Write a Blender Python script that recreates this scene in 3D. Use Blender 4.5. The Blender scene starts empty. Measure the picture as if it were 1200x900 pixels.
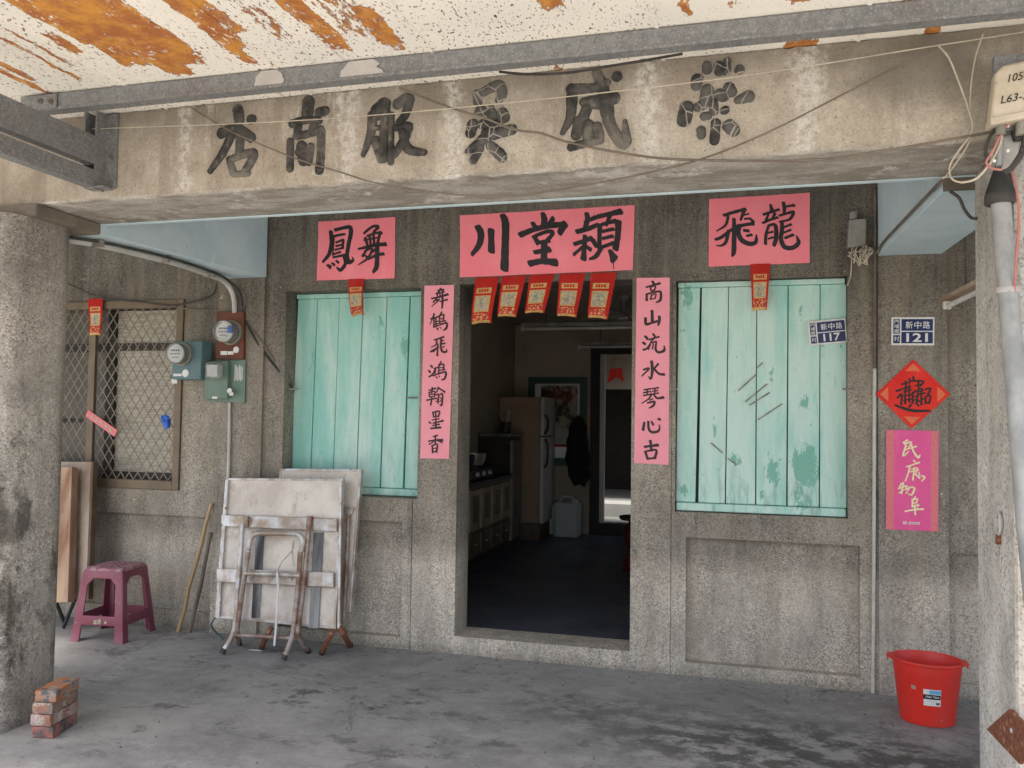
import bpy, bmesh, math, random
from mathutils import Vector, Matrix, noise as mnoise
random.seed(7)
R = math.radians
S = bpy.context.scene
COL = S.collection

# ---------------------------------------------------------------- camera
F_PX, W_PX, H_PX = 976.2, 1200.0, 900.0
CAM = Vector((0, -5.0, 1.4825))
YAW, PITCH, ROLL = R(-15.2103), R(2.2981), R(0.7843)
FWD = Vector((math.sin(YAW)*math.cos(PITCH), math.cos(YAW)*math.cos(PITCH), math.sin(PITCH)))
_r = Vector((math.cos(YAW), -math.sin(YAW), 0)); _u = _r.cross(FWD)
RIGHT = math.cos(ROLL)*_r + math.sin(ROLL)*_u
UP = -math.sin(ROLL)*_r + math.cos(ROLL)*_u
cam_d = bpy.data.cameras.new('camera'); cam = bpy.data.objects.new('camera', cam_d); COL.objects.link(cam)
cam_d.sensor_width = 36; cam_d.lens = 36*F_PX/W_PX; cam_d.clip_end = 500; cam_d.clip_start = .05
m3 = Matrix((RIGHT, UP, -FWD)).transposed()
cam.matrix_world = Matrix.Translation(CAM) @ m3.to_4x4()
S.camera = cam

# ---------------------------------------------------------------- light
SUN_EL, SUN_AZ = R(64), R(200)      # azimuth clockwise from +Y
wd = bpy.data.worlds.new('World'); S.world = wd; wd.use_nodes = True
nt = wd.node_tree; bg = nt.nodes['Background']
sky = nt.nodes.new('ShaderNodeTexSky'); sky.sky_type = 'NISHITA'; sky.sun_disc = False
sky.sun_elevation = SUN_EL; sky.sun_rotation = SUN_AZ; sky.air_density = 1.0; sky.dust_density = 4.0; sky.ozone_density = .6
nt.links.new(sky.outputs[0], bg.inputs[0]); bg.inputs[1].default_value = .13
sd = bpy.data.lights.new('sun', 'SUN'); sd.energy = 4.0; sd.angle = R(12); sd.color = (1, .93, .83)
sun = bpy.data.objects.new('sun', sd); COL.objects.link(sun)
sdir = Vector((math.sin(SUN_AZ)*math.cos(SUN_EL), math.cos(SUN_AZ)*math.cos(SUN_EL), math.sin(SUN_EL)))
sun.rotation_euler = sdir.to_track_quat('Z', 'Y').to_euler(); sun.location = (0, -10, 12)
S.view_settings.view_transform = 'Standard'; S.view_settings.look = 'None'
S.view_settings.gamma = 1; S.view_settings.use_curve_mapping = False
S.view_settings.exposure = 1.68
S.render.engine = 'CYCLES'
S.cycles.max_bounces = 8; S.cycles.diffuse_bounces = 6; S.cycles.use_denoising = True
S.cycles.sample_clamp_indirect = 6

# ---------------------------------------------------------------- measuring helpers (photo pixel -> point on a real plane)
def ray(px, py):
    return FWD + (px-600)/F_PX*RIGHT - (py-450)/F_PX*UP
def at(px, py, Y=0.0):
    d = ray(px, py); return CAM + d*((Y-CAM.y)/d.y)
def atZ(px, py, Z=0.0):
    d = ray(px, py); return CAM + d*((Z-CAM.z)/d.z)
def atX(px, py, X):
    d = ray(px, py); return CAM + d*((X-CAM.x)/d.x)
def atP(px, py, P, N):
    d = ray(px, py); return CAM + d*((P-CAM).dot(N)/d.dot(N))

# ---------------------------------------------------------------- node helpers
class NB:
    def __init__(s, name):
        s.m = bpy.data.materials.new(name); s.m.use_nodes = True
        s.t = s.m.node_tree; s.b = s.t.nodes['Principled BSDF']
        s._pos = None
    def n(s, ty, **kw):
        x = s.t.nodes.new(ty)
        for k, v in kw.items(): setattr(x, k, v)
        return x
    def link(s, a, b): s.t.links.new(a, b)
    def put(s, sock, v):
        if isinstance(v, bpy.types.NodeSocket): s.link(v, sock)
        else:
            try: sock.default_value = v
            except TypeError: sock.default_value = (*v, 1)
            except ValueError: sock.default_value = (*v, 1)
    @property
    def P(s):
        if s._pos is None:
            s._pos = s.n('ShaderNodeNewGeometry').outputs['Position']
        return s._pos
    def obj(s): return s.n('ShaderNodeTexCoord').outputs['Object']
    def map(s, vec, scale=(1,1,1), loc=(0,0,0), rot=(0,0,0)):
        x = s.n('ShaderNodeMapping'); s.link(vec, x.inputs[0])
        x.inputs['Location'].default_value = loc; x.inputs['Rotation'].default_value = rot; x.inputs['Scale'].default_value = scale
        return x.outputs[0]
    def noise(s, vec, scale=5, detail=4, rough=.55, dist=0):
        x = s.n('ShaderNodeTexNoise'); s.link(vec, x.inputs['Vector'])
        x.inputs['Scale'].default_value = scale; x.inputs['Detail'].default_value = detail
        x.inputs['Roughness'].default_value = rough; x.inputs['Distortion'].default_value = dist
        return x.outputs['Fac']
    def vor(s, vec, scale=50, out='Color', feature='F1', rnd=1):
        x = s.n('ShaderNodeTexVoronoi', feature=feature); s.link(vec, x.inputs['Vector'])
        x.inputs['Scale'].default_value = scale
        if 'Randomness' in x.inputs: x.inputs['Randomness'].default_value = rnd
        return x.outputs[out]
    def ramp(s, fac, a, b, va=0.0, vb=1.0):      # smooth remap
        x = s.n('ShaderNodeMapRange'); x.interpolation_type = 'SMOOTHSTEP'
        s.put(x.inputs[0], fac); x.inputs[1].default_value = a; x.inputs[2].default_value = b
        x.inputs[3].default_value = va; x.inputs[4].default_value = vb
        return x.outputs[0]
    def math(s, op, a, b=0.0, c=0.0):
        x = s.n('ShaderNodeMath', operation=op); s.put(x.inputs[0], a); s.put(x.inputs[1], b)
        if op in ('MULTIPLY_ADD',): s.put(x.inputs[2], c)
        return x.outputs[0]
    def mix(s, fac, a, b, mode='MIX'):
        x = s.n('ShaderNodeMix', data_type='RGBA', blend_type=mode)
        s.put(x.inputs[0], fac); s.put(x.inputs[6], a); s.put(x.inputs[7], b)
        return x.outputs[2]
    def sep(s, vec):
        x = s.n('ShaderNodeSeparateXYZ'); s.link(vec, x.inputs[0]); return x.outputs
    def bw(s, c):
        x = s.n('ShaderNodeRGBToBW'); s.link(c, x.inputs[0]); return x.outputs[0]
    def gray(s, v):
        x = s.n('ShaderNodeCombineColor'); 
        for i in range(3): s.link(v, x.inputs[i])
        return x.outputs[0]
    def bump(s, h, strength=.3, dist=.01):
        x = s.n('ShaderNodeBump'); s.link(h, x.inputs['Height']); x.inputs['Strength'].default_value = strength
        x.inputs['Distance'].default_value = dist; s.link(x.outputs[0], s.b.inputs['Normal'])
    def fin(s, col, rough=.8, metal=0, spec=.5):
        s.put(s.b.inputs['Base Color'], col); s.put(s.b.inputs['Roughness'], rough); s.put(s.b.inputs['Metallic'], metal)
        s.b.inputs['Specular IOR Level'].default_value = spec
        return s.m

def pm(name, base, var=None, scale=8, rough=.6, metal=0, bump=0, stretch=(1,1,1), spec=.4, speck=None, lo=.35, hi=.65, det=5):
    b = NB(name); v = b.map(b.P, stretch)
    if var is None: var = tuple(c*.75 for c in base)
    n = b.noise(v, scale, det, .6)
    col = b.mix(b.ramp(n, lo, hi), base, var)
    if speck:
        k = b.noise(b.P, speck[1], 2, .6)
        col = b.mix(b.ramp(k, speck[2], speck[2]+.06), col, speck[0])
    if bump: b.bump(b.noise(v, scale*4, 4), bump, .004)
    r = b.math('MULTIPLY_ADD', n, .2, rough-.1)
    return b.fin(col, r, metal, spec)

# pebble-dash (washed terrazzo) render
def m_terrazzo(name, base=(.30,.275,.235), tide=.62, grime_shade=(1.55, 2.35), clean=1.3, top_dark=.60, sc=130, soot=0):
    b = NB(name); P = b.P; x, y, z = b.sep(P)
    g = b.bw(b.vor(P, sc)); g2 = b.bw(b.vor(P, sc*.5))
    big = b.noise(P, 1.5, 6, .65); mid = b.noise(b.map(P, (3,3,.8)), 2.2, 6, .65); fine = b.noise(P, 18, 5, .7)
    stone = b.mix(b.ramp(g, .20, .30, 1, 0), base, tuple(c*.40 for c in base))
    stone = b.mix(b.ramp(g, .68, .80), stone, tuple(min(.62, c*1.55) for c in base))
    stone = b.mix(b.ramp(g2, .72, .80, 0, .6), stone, tuple(c*f for c, f in zip(base, (.62,.55,.50))))
    stone = b.mix(b.ramp(g2, .18, .26, .5, 0), stone, tuple(c*f for c, f in zip(base, (1.25,1.22,1.2))))
    film = b.mix(b.ramp(fine, .35, .65), tuple(c*.86 for c in base), tuple(c*1.02 for c in base))
    col = b.mix(b.ramp(b.noise(P, 3.4, 4, .6), .36, .64, .45, .92), film, stone)
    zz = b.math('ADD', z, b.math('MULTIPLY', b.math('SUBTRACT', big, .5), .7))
    up = b.ramp(zz, grime_shade[0], grime_shade[1], 1.0, top_dark)  # darker towards the top: grime plus porch shade put into the colour
    zt = b.math('ADD', z, b.math('MULTIPLY', b.math('SUBTRACT', mid, .5), .12))
    low = b.ramp(zt, tide-.10, tide+.10, clean, 1.0)
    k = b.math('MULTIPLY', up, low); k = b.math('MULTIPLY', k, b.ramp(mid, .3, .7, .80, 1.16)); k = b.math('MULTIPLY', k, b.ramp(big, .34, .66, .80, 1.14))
    run = b.noise(b.map(P, (7,7,.3)), 1.6, 6, .68)
    k = b.math('MULTIPLY', k, b.ramp(run, .54, .70, 1.0, .74))
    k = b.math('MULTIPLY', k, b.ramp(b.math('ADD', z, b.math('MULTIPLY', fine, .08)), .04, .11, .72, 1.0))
    if soot:
        so = b.math('MULTIPLY', b.ramp(b.noise(b.map(P, (1,1,.7)), 2.6, 7, .7), .45, .62), b.math('MULTIPLY', b.ramp(z, .02, .3), b.ramp(z, 1.1, 1.7, 1, .25)))
        k = b.math('MULTIPLY', k, b.ramp(so, 0, 1, 1.0, 1-soot))
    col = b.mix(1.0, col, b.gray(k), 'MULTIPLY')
    col = b.mix(b.ramp(run, .36, .50, .22, 0), col, tuple(c*f for c, f in zip(base, (1.15,1.0,.78))))
    chip = b.math('MULTIPLY', b.ramp(b.noise(P, 34, 4, .6), .685, .71), b.ramp(b.noise(P, 2.7, 3), .47, .60))
    col = b.mix(chip, col, (.56,.54,.50))
    b.bump(b.math('ADD', g, fine), .4, .004)
    return b.fin(col, .92, 0, .2)

M = {}
M['terrazzo'] = m_terrazzo('facade_terrazzo', (.285,.258,.217), sc=175, clean=1.62, top_dark=.50)
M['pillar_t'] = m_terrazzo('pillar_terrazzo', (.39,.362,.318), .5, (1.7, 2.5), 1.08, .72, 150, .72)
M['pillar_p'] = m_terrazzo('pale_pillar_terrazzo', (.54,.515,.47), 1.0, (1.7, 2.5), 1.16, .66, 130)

def m_beam():
    b = NB('beam_plaster'); P = b.P; x, y, z = b.sep(P)
    g = b.bw(b.vor(P, 150)); big = b.noise(P, 1.9, 8, .68); st = b.noise(b.map(P, (5,5,.5)), 1.2, 7, .68); md = b.noise(P, 7, 7, .7)
    col = b.mix(b.ramp(big, .36, .64), (.355,.307,.248), (.455,.415,.355))
    col = b.mix(b.ramp(md, .50, .70, 0, .6), col, (.53,.48,.405))
    col = b.mix(b.ramp(md, .34, .47, .55, 0), col, (.27,.225,.175))
    col = b.mix(b.ramp(st, .50, .64, 0, .6), col, (.265,.225,.175))
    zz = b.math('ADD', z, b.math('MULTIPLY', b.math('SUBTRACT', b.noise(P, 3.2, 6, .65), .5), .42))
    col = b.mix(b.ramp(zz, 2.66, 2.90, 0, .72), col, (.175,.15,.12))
    # soot patch by the cords at the right end
    dx = b.math('MULTIPLY', b.math('SUBTRACT', x, .62), 2.6); dz = b.math('MULTIPLY', b.math('SUBTRACT', z, 2.76), 4.2)
    rr = b.math('SQRT', b.math('ADD', b.math('MULTIPLY', dx, dx), b.math('MULTIPLY', dz, dz)))
    rr = b.math('ADD', rr, b.math('MULTIPLY', b.math('SUBTRACT', md, .5), .7))
    col = b.mix(b.ramp(rr, .25, 1.0, .75, 0), col, (.14,.125,.105))
    wv = b.noise(b.map(P, (3.2,.2,.35)), 1.0, 7, .72)
    lime = b.math('MULTIPLY', b.ramp(wv, .58, .68), b.ramp(b.noise(P, 26, 5, .68), .40, .58, .05, .85))
    col = b.mix(lime, col, (.62,.59,.54))
    for lx, wdt in ((-2.42,.03), (-1.60,.045), (-1.13,.045), (-.33,.05), (.24,.06)):
        d = b.math('ABSOLUTE', b.math('SUBTRACT', b.math('ADD', x, b.math('MULTIPLY', b.math('SUBTRACT', b.noise(P, 9, 6, .7), .5), .16)), lx))
        col = b.mix(b.math('MULTIPLY', b.ramp(d, wdt*.2, wdt*1.4, .8, 0), b.ramp(b.noise(P, 30, 5, .7), .38, .58)), col, (.60,.58,.54))
    soff = b.ramp(z, 2.470, 2.482, 1, 0)
    sc = b.mix(b.ramp(b.noise(b.map(P, (1.2,3,1)), 2.4, 8, .74), .40, .62), (.27,.245,.21), (.45,.425,.385))
    sc = b.mix(b.ramp(b.noise(P, 5, 7, .72), .56, .66, 0, .85), sc, (.64,.62,.58))
    sc = b.mix(b.ramp(b.noise(P, 3, 7, .72), .56, .68, 0, .8), sc, (.20,.165,.12))
    col = b.mix(soff, col, sc)
    pit = b.math('MULTIPLY', b.ramp(b.noise(P, 75, 3, .6), .62, .67), .6)
    col = b.mix(pit, col, (.10,.085,.07))
    col = b.mix(b.math('MULTIPLY_ADD', g, -.4, .30), col, (.12,.1,.08))
    b.bump(b.math('ADD', g, b.math('MULTIPLY', md, 2.0)), .45, .006)
    return b.fin(col, .9, 0, .2)
M['beam'] = m_beam()

def m_floor():
    b = NB('porch_concrete'); P = b.P; x, y, z = b.sep(P)
    a = b.noise(P, 1.1, 8, .66); c = b.noise(b.map(P, (1,1.3,1)), 4.2, 9, .74); f = b.noise(P, 85, 4, .75); h = b.noise(P, 24, 7, .75)
    col = b.mix(b.ramp(a, .36, .64), (.32,.315,.30), (.215,.212,.205))
    col = b.mix(b.ramp(c, .50, .66, 0, .75), col, (.35,.345,.33))
    col = b.mix(b.ramp(c, .34, .46, .7, 0), col, (.125,.123,.12))
    col = b.mix(b.ramp(b.noise(b.map(P, (1,1.4,1)), 3.1, 9, .74), .56, .64, 0, .75), col, (.095,.094,.09))
    col = b.mix(b.ramp(h, .55, .66, 0, .45), col, (.40,.395,.38)); col = b.mix(b.ramp(h, .32, .43, .55, 0), col, (.10,.098,.095))
    def patch(col, cx, cy, sx, sy, r0, r1, sc, t0, t1, amt, dark):
        dx = b.math('MULTIPLY', b.math('SUBTRACT', x, cx), sx); dy = b.math('MULTIPLY', b.math('SUBTRACT', y, cy), sy)
        rr = b.math('SQRT', b.math('ADD', b.math('MULTIPLY', dx, dx), b.math('MULTIPLY', dy, dy)))
        k = b.math('MULTIPLY', b.ramp(rr, r0, r1, 1, 0), b.ramp(b.noise(b.map(P, (1,1.3,1), (cx*3,cy*5,0)), sc, 9, .72), t0, t1))
        return b.mix(b.math('MULTIPLY', k, amt), col, dark)
    col = patch(col, .30, -1.0, .8, 1.9, .35, 1.1, 5.2, .44, .55, .86, (.052,.05,.046))
    col = patch(col, -.55, -.75, .8, 2.0, .2, .9, 4.4, .46, .58, .6, (.10,.098,.094))
    col = patch(col, -1.9, -1.0, .9, 2.6, .2, .9, 5.6, .52, .60, .85, (.06,.06,.058))
    col = patch(col, -.9, -1.7, .5, 1.6, .3, 1.0, 3.2, .48, .62, .5, (.12,.118,.115))
    # dust pale along the wall foot
    col = b.mix(b.math('MULTIPLY', b.ramp(b.math('ADD', y, b.math('MULTIPLY', c, .3)), -.12, .12, 0, .5), b.ramp(h, .4, .6)), col, (.36,.35,.33))
    col = b.mix(b.ramp(f, .60, .69, 0, .6), col, (.50,.49,.47)); col = b.mix(b.ramp(f, .30, .40, .6, 0), col, (.07,.07,.068))
    cr = b.vor(b.map(P, (1,1,0)), .8, 'Distance', 'DISTANCE_TO_EDGE')
    wig = b.math('ADD', cr, b.math('MULTIPLY', b.math('SUBTRACT', b.noise(P, 7, 7, .7), .5), .14))
    col = b.mix(b.math('MULTIPLY', b.ramp(b.math('ABSOLUTE', wig), 0, .004, .7, 0), b.ramp(b.noise(P, 1.9, 2), .46, .54)), col, (.045,.045,.044))
    b.bump(b.math('ADD', c, b.math('MULTIPLY', h, .5)), .35, .01)
    return b.fin(col, b.ramp(a, .3, .7, .60, .85), 0, .35)
M['floor'] = m_floor()

def m_roof():
    b = NB('rusty_white_sheet'); P = b.P; x, y, z = b.sep(P)
    Q = b.map(P, (1,.22,1))
    col = b.mix(b.ramp(b.noise(P, 1.6, 4), .4, .65), (.79,.755,.68), (.72,.69,.64))
    wig = b.math('MULTIPLY', b.math('SUBTRACT', b.noise(b.map(P,(1,.6,1)), 7, 5, .7), .5), .10)
    xx = b.math('ADD', x, wig)
    br = b.noise(b.map(P, (1,.36,1)), 48, 7, .74)
    bands = None
    # bare-rust patches: (x centre, half width, y from, y to)
    yy = b.math('ADD', y, b.math('MULTIPLY', b.math('SUBTRACT', b.noise(P, 6, 5, .7), .5), .35))
    for cx, hw, y0, y1, st in ((-2.10,.10,-4.2,-2.16,.52), (-2.20,.07,-4.2,-2.06,.50), (-2.31,.07,-4.2,-2.18,.52), (-2.38,.03,-4.2,-2.40,.46), (-2.465,.035,-2.58,-2.34,.46), (-2.58,.012,-4,-2.2,.38), (-1.83,.05,-4.2,-2.20,.50), (-1.855,.03,-4.2,-2.08,.48), (-1.76,.04,-4.2,-2.3,.40),
                           (-1.62,.05,-4,-2.2,.33), (-1.46,.05,-4.2,-2.12,.42), (-1.43,.02,-4.2,-2.10,.46), (-1.25,.05,-2.5,-2.08,.45), (-1.32,.09,-4,-2.2,.33), (-1.15,.04,-2.48,-2.38,.42), (-2.66,.014,-4,-2.12,.43), (-2.915,.022,-2.40,-2.06,.52), (-2.86,.03,-4,-2.15,.40),
                           (-.61,.05,-2.50,-2.22,.43), (-.17,.022,-2.30,-2.08,.47), (.0,.04,-4,-2.1,.36), (.19,.05,-2.30,-2.08,.44), (.55,.06,-4,-2.02,.40), (-1.91,.05,-1.84,-1.5,.45), (-.21,.035,-1.84,-1.5,.48),(.22,.06,-1.90,-1.5,.46),(.66,.04,-1.90,-1.5,.48),(-.7,.03,-1.84,-1.5,.42)):
        d = b.math('ABSOLUTE', b.math('SUBTRACT', xx, cx))
        k = b.math('MULTIPLY', b.ramp(d, hw*.5, hw*1.5, st, 0), b.math('MULTIPLY', b.ramp(yy, y1-.10, y1+.05, 1, 0), b.ramp(yy, y0-.05, y0+.1)))
        bands = k if bands is None else b.math('MAXIMUM', bands, k)
    thr = b.math('ADD', b.math('MULTIPLY', bands, .90), b.math('ADD', b.math('MULTIPLY', br, .62), b.math('MULTIPLY', b.noise(b.map(P, (1,.2,1)), 16, 5, .7), .26)))
    rust = b.ramp(thr, .765, .785)
    fle = b.math('MULTIPLY', b.ramp(b.noise(b.map(P, (1,.5,1)), 95, 3, .65), .60, .63), b.ramp(b.math('ADD', b.noise(P, 1.7, 3), b.ramp(x, -1.2, .2, .14, -.06)), .42, .62, .12, 1))
    lin = b.math('MULTIPLY', b.ramp(b.noise(b.map(P, (9,.35,1)), 2.2, 5, .7), .66, .69), b.ramp(x, -1.0, -1.6, 0, .8))
    rc = b.mix(b.ramp(b.noise(P, 9, 5, .7), .36, .62), (.56,.255,.05), (.36,.125,.04))
    dk = b.mix(b.ramp(b.noise(P, 30, 3), .4, .6), (.17,.05,.03), (.10,.035,.025))
    col = b.mix(b.math('MAXIMUM', fle, lin), col, dk)
    edge = b.math('MULTIPLY', b.ramp(thr, .735, .75), .9)
    col = b.mix(edge, col, dk); rc = b.mix(b.ramp(b.noise(b.map(P, (1,.45,1)), 70, 5, .75), .58, .66, 0, .7), rc, (.16,.055,.03))
    rc = b.mix(b.math('MULTIPLY', b.ramp(b.noise(b.map(P, (1,.4,1)), 48, 5, .75), .575, .60), b.ramp(b.noise(P, 5, 3), .42, .55)), rc, (.70,.66,.58))
    col = b.mix(rust, col, rc)
    b.bump(b.math('ADD', b.math('MULTIPLY', rust, -1.0), b.noise(P, 60, 3)), .3, .004)
    return b.fin(col, .75, 0, .3)
M['roof'] = m_roof()

def m_teal():
    b = NB('teal_paint'); P = b.P; x, y, z = b.sep(P)
    L = b.map(P, (1,1,.14)); a = b.noise(L, 8, 7, .66, .3); hair = b.noise(b.map(P, (1,1,.06)), 90, 4, .7); big = b.noise(b.map(P,(1,1,.35)), 2.6, 6, .65)
    pe = b.math('ADD', b.math('MULTIPLY', b.noise(b.map(P, (1,1,.4)), 20, 8, .8), .7), b.math('MULTIPLY', b.noise(b.map(P, (1,1,.3)), 60, 4, .7), .3))
    left = b.ramp(x, -1.3, -1.0, 1, 0)
    mixf = b.math('ADD', b.math('MULTIPLY', a, .55), b.math('MULTIPLY', big, .5))
    mixf = b.math('ADD', mixf, b.math('MULTIPLY', left, .035))
    col = b.mix(b.ramp(mixf, .44, .66, 0, .8), (.53,.71,.645), (.22,.56,.49))
    col = b.mix(b.ramp(hair, .55, .70, 0, .35), col, (.56,.70,.65)); col = b.mix(b.ramp(hair, .30, .42, .35, 0), col, (.22,.45,.385))
    spots = None
    for px, py, rx, rz, st in ((945,548,.085,.16,.34),(940,585,.085,.12,.26),(905,552,.07,.14,.24),(893,575,.04,.1,.16),(862,535,.05,.09,.24),(838,508,.03,.08,.22),(838,490,.02,.04,.2),(803,348,.05,.10,.26),(800,388,.05,.025,.2),(942,470,.05,.07,.24),(905,440,.035,.09,.2),(965,400,.04,.07,.18),(938,365,.04,.1,.18),(985,580,.03,.06,.16),(800,575,.05,.06,.22),
                               (440,380,.05,.12,.18),(395,450,.05,.15,.14),(470,400,.04,.15,.2),(360,430,.05,.2,.16),(420,560,.2,.08,.14)):
        c_ = at(px, py, .06); dx = b.math('DIVIDE', b.math('SUBTRACT', x, c_.x), rx); dz = b.math('DIVIDE', b.math('SUBTRACT', z, c_.z), rz)
        k = b.ramp(b.math('SQRT', b.math('ADD', b.math('MULTIPLY', dx, dx), b.math('MULTIPLY', dz, dz))), .1, 1.7, st*.72, 0)
        spots = k if spots is None else b.math('MAXIMUM', spots, k)
    t = b.math('ADD', spots, b.math('MULTIPLY', pe, .70))
    t = b.math('ADD', t, b.math('MULTIPLY', big, .16))
    col = b.mix(b.ramp(t, .580, .592, 0, .9), col, (.165,.42,.335))
    col = b.mix(b.ramp(t, .565, .578, 0, .35), col, (.62,.72,.68)) if False else col
    col = b.mix(b.ramp(b.noise(P, 70, 3), .70, .73, 0, .7), col, (.10,.15,.12))
    # greyed dirt towards the lower ends of the boards
    dirt = b.math('MULTIPLY', b.ramp(b.noise(b.map(P, (1,1,.2)), 22, 6, .7), .48, .66), b.ramp(z, .95, 1.35, .75, .12))
    col = b.mix(dirt, col, (.25,.40,.35))
    b.bump(b.math('ADD', b.math('MULTIPLY', b.ramp(t, .58, .592), -1.5), b.math('ADD', hair, a)), .3, .003)
    return b.fin(col, .62, 0, .3)
M['teal'] = m_teal()

def m_paper(name, c0, c1):
    b = NB(name); P = b.P
    n = b.noise(P, 3, 6, .65); k = b.noise(P, 11, 5, .6, .6)
    col = b.mix(b.ramp(n, .35, .65), c0, c1)
    col = b.mix(b.ramp(b.noise(b.map(P, (1,1,.3)), 5, 6, .7), .52, .68, 0, .4), col, tuple(min(.9, c*1.12+.03) for c in c0))
    col = b.mix(b.ramp(b.noise(P, 45, 4, .6), .66, .70, 0, .3), col, tuple(c*.75 for c in c1))
    b.bump(b.math('ADD', k, b.math('MULTIPLY', b.noise(b.map(P, (1,1,.4)), 16, 3), .5)), .35, .008)
    return b.fin(col, .8, 0, .2)
M['pink'] = m_paper('pink_paper', (.86,.25,.29), (.84,.215,.255))
M['pink2'] = m_paper('pink_couplet_paper', (.86,.34,.40), (.82,.31,.37))
M['ink'] = pm('black_ink', (.014,.012,.013), (.022,.018,.018), 30, .55)
M['ink2'] = pm('faded_ink', (.028,.015,.018), (.045,.022,.026), 30, .6)
M['redpaper'] = m_paper('red_paper', (.46,.022,.016), (.38,.016,.012))
M['redplain'] = m_paper('bright_red_paper', (.74,.045,.03), (.66,.03,.025))
def m_footprint():
    b = NB('red_gold_pattern'); P = b.P
    v = b.vor(P, 85, 'Distance')
    b.fin(b.mix(b.ramp(v, .36, .44), (.60,.36,.13), (.42,.025,.016)), .6)
    return b.m
M['footprint'] = m_footprint()
M['picprint'] = pm('muted_print', (.45,.36,.20), (.13,.20,.24), 70, .6, lo=.44, hi=.56, speck=((.45,.06,.03), 90, .60))
M['orange_print'] = pm('orange_print', (.74,.20,.08), (.66,.12,.06), 120, .6)
M['gold'] = pm('gold_print', (.58,.37,.14), (.48,.26,.09), 60, .5)
M['cream'] = pm('cream_print', (.52,.42,.22), (.30,.31,.27), 75, .6, lo=.42, hi=.58, speck=((.16,.09,.05), 95, .60))
M['magenta'] = m_paper('magenta_paper', (.78,.125,.33), (.74,.11,.31))
M['salmon'] = pm('salmon_border', (.70,.22,.20), (.66,.14,.22), 130, .7, lo=.48, hi=.52)
M['goldink'] = pm('pale_gold_ink', (.86,.74,.36), (.80,.76,.58), 60, .4)
M['navy'] = pm('navy_enamel', (.012,.024,.10), (.016,.03,.11), 8, .35)
M['white'] = pm('white_enamel', (.72,.72,.70), (.62,.62,.60), 30, .5)
def m_blue():
    b = NB('pale_blue_paint'); P = b.P
    n = b.noise(P, 2.2, 8, .7); k = b.noise(P, 8, 8, .72)
    col = b.mix(b.ramp(n, .36, .64), (.44,.56,.61), (.53,.63,.665))
    col = b.mix(b.ramp(k, .58, .70, 0, .6), col, (.62,.67,.68)); col = b.mix(b.ramp(k, .30, .40, .45, 0), col, (.25,.34,.37))
    col = b.mix(b.ramp(b.noise(P, 40, 4, .6), .70, .73), col, (.22,.2,.17))
    b.bump(k, .3, .008)
    return b.fin(col, .8, 0, .25)
M['blue'] = m_blue()
M['cement'] = pm('bare_cement', (.20,.17,.135), (.13,.11,.09), 6, .9, bump=.4)
M['galv'] = pm('galvanised_steel', (.23,.235,.235), (.17,.175,.18), 45, .55, .35, 0, (1,1,1), .4, speck=((.33,.33,.32), 120, .58))
M['galvl'] = pm('grey_primer', (.46,.44,.42), (.38,.365,.35), 9, .7)
M['pipe'] = pm('old_galvanised_pipe', (.25,.255,.25), (.37,.375,.37), 11, .55, .15, .1, (1,1,.6))
M['steel'] = pm('stainless_sheet', (.70,.635,.565), (.58,.52,.46), 3, .5, .1, .05, speck=((.30,.22,.15), 30, .70))
def m_tin():
    b = NB('dirty_tin_sheet'); P = b.P
    n = b.noise(P, 3, 8, .7); k = b.noise(b.map(P, (1,1,.6)), 9, 8, .75); f = b.noise(P, 60, 4, .7)
    col = b.mix(b.ramp(n, .38, .62), (.70,.64,.57), (.54,.48,.415))
    col = b.mix(b.ramp(k, .56, .70, 0, .85), col, (.33,.24,.15)); col = b.mix(b.ramp(k, .32, .42, .5, 0), col, (.74,.70,.65))
    col = b.mix(b.ramp(f, .64, .70, 0, .7), col, (.18,.12,.08))
    x, y, z = b.sep(P)
    for c_ in (at(293,622,-.22).z, at(293,675,-.28).z, at(293,728,-.33).z):
        d = b.math('SUBTRACT', z, c_); d = b.math('ADD', d, b.math('MULTIPLY', b.math('SUBTRACT', k, .5), .12))
        col = b.mix(b.math('MULTIPLY', b.ramp(b.math('ABSOLUTE', d), .02, .085, .6, 0), b.ramp(n, .42, .6)), col, (.38,.29,.20))
    b.bump(b.math('ADD', k, n), .2, .006)
    return b.fin(col, .5, .1, .4)
M['tin'] = m_tin()
M['steelrail'] = pm('stainless_rail', (.62,.61,.60), (.36,.28,.21), 8, .36, .4, .15, speck=((.24,.13,.07), 26, .66))
M['steeldark'] = pm('steel_shadow_rail', (.10,.10,.105), (.30,.30,.30), 7, .35, .5, 0, (1,1,.15))
M['rusttube'] = pm('rusty_tube', (.42,.37,.33), (.20,.095,.055), 11, .55, .3, .2)
M['rust'] = pm('rust', (.27,.105,.06), (.15,.065,.045), 55, .95, 0, .4, speck=((.36,.20,.13), 38, .60), spec=.15)
M['wood'] = pm('old_wood', (.44,.31,.21), (.20,.095,.055), 4.5, .75, 0, .2, (1,1,.22))
M['woodl'] = pm('pale_table_board', (.52,.43,.34), (.27,.19,.135), 3.2, .7, 0, .15, (1,1,.5))
M['bamboo'] = pm('bamboo', (.47,.33,.18), (.36,.24,.12), 9, .5, 0, .1, (1,1,.3))
M['greystick'] = pm('weathered_stick', (.19,.155,.12), (.12,.10,.08), 8, .8, 0, .2, (1,1,.3))
M['black'] = pm('black_plastic', (.018,.018,.019), (.03,.03,.03), 10, .5)
M['cable'] = pm('black_cable', (.03,.027,.025), (.055,.05,.045), 10, .6)
M['cablebr'] = pm('brown_cable', (.12,.095,.075), (.17,.14,.11), 10, .7)
M['cord'] = pm('cream_cord', (.50,.44,.35), (.38,.33,.26), 12, .7)
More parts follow.
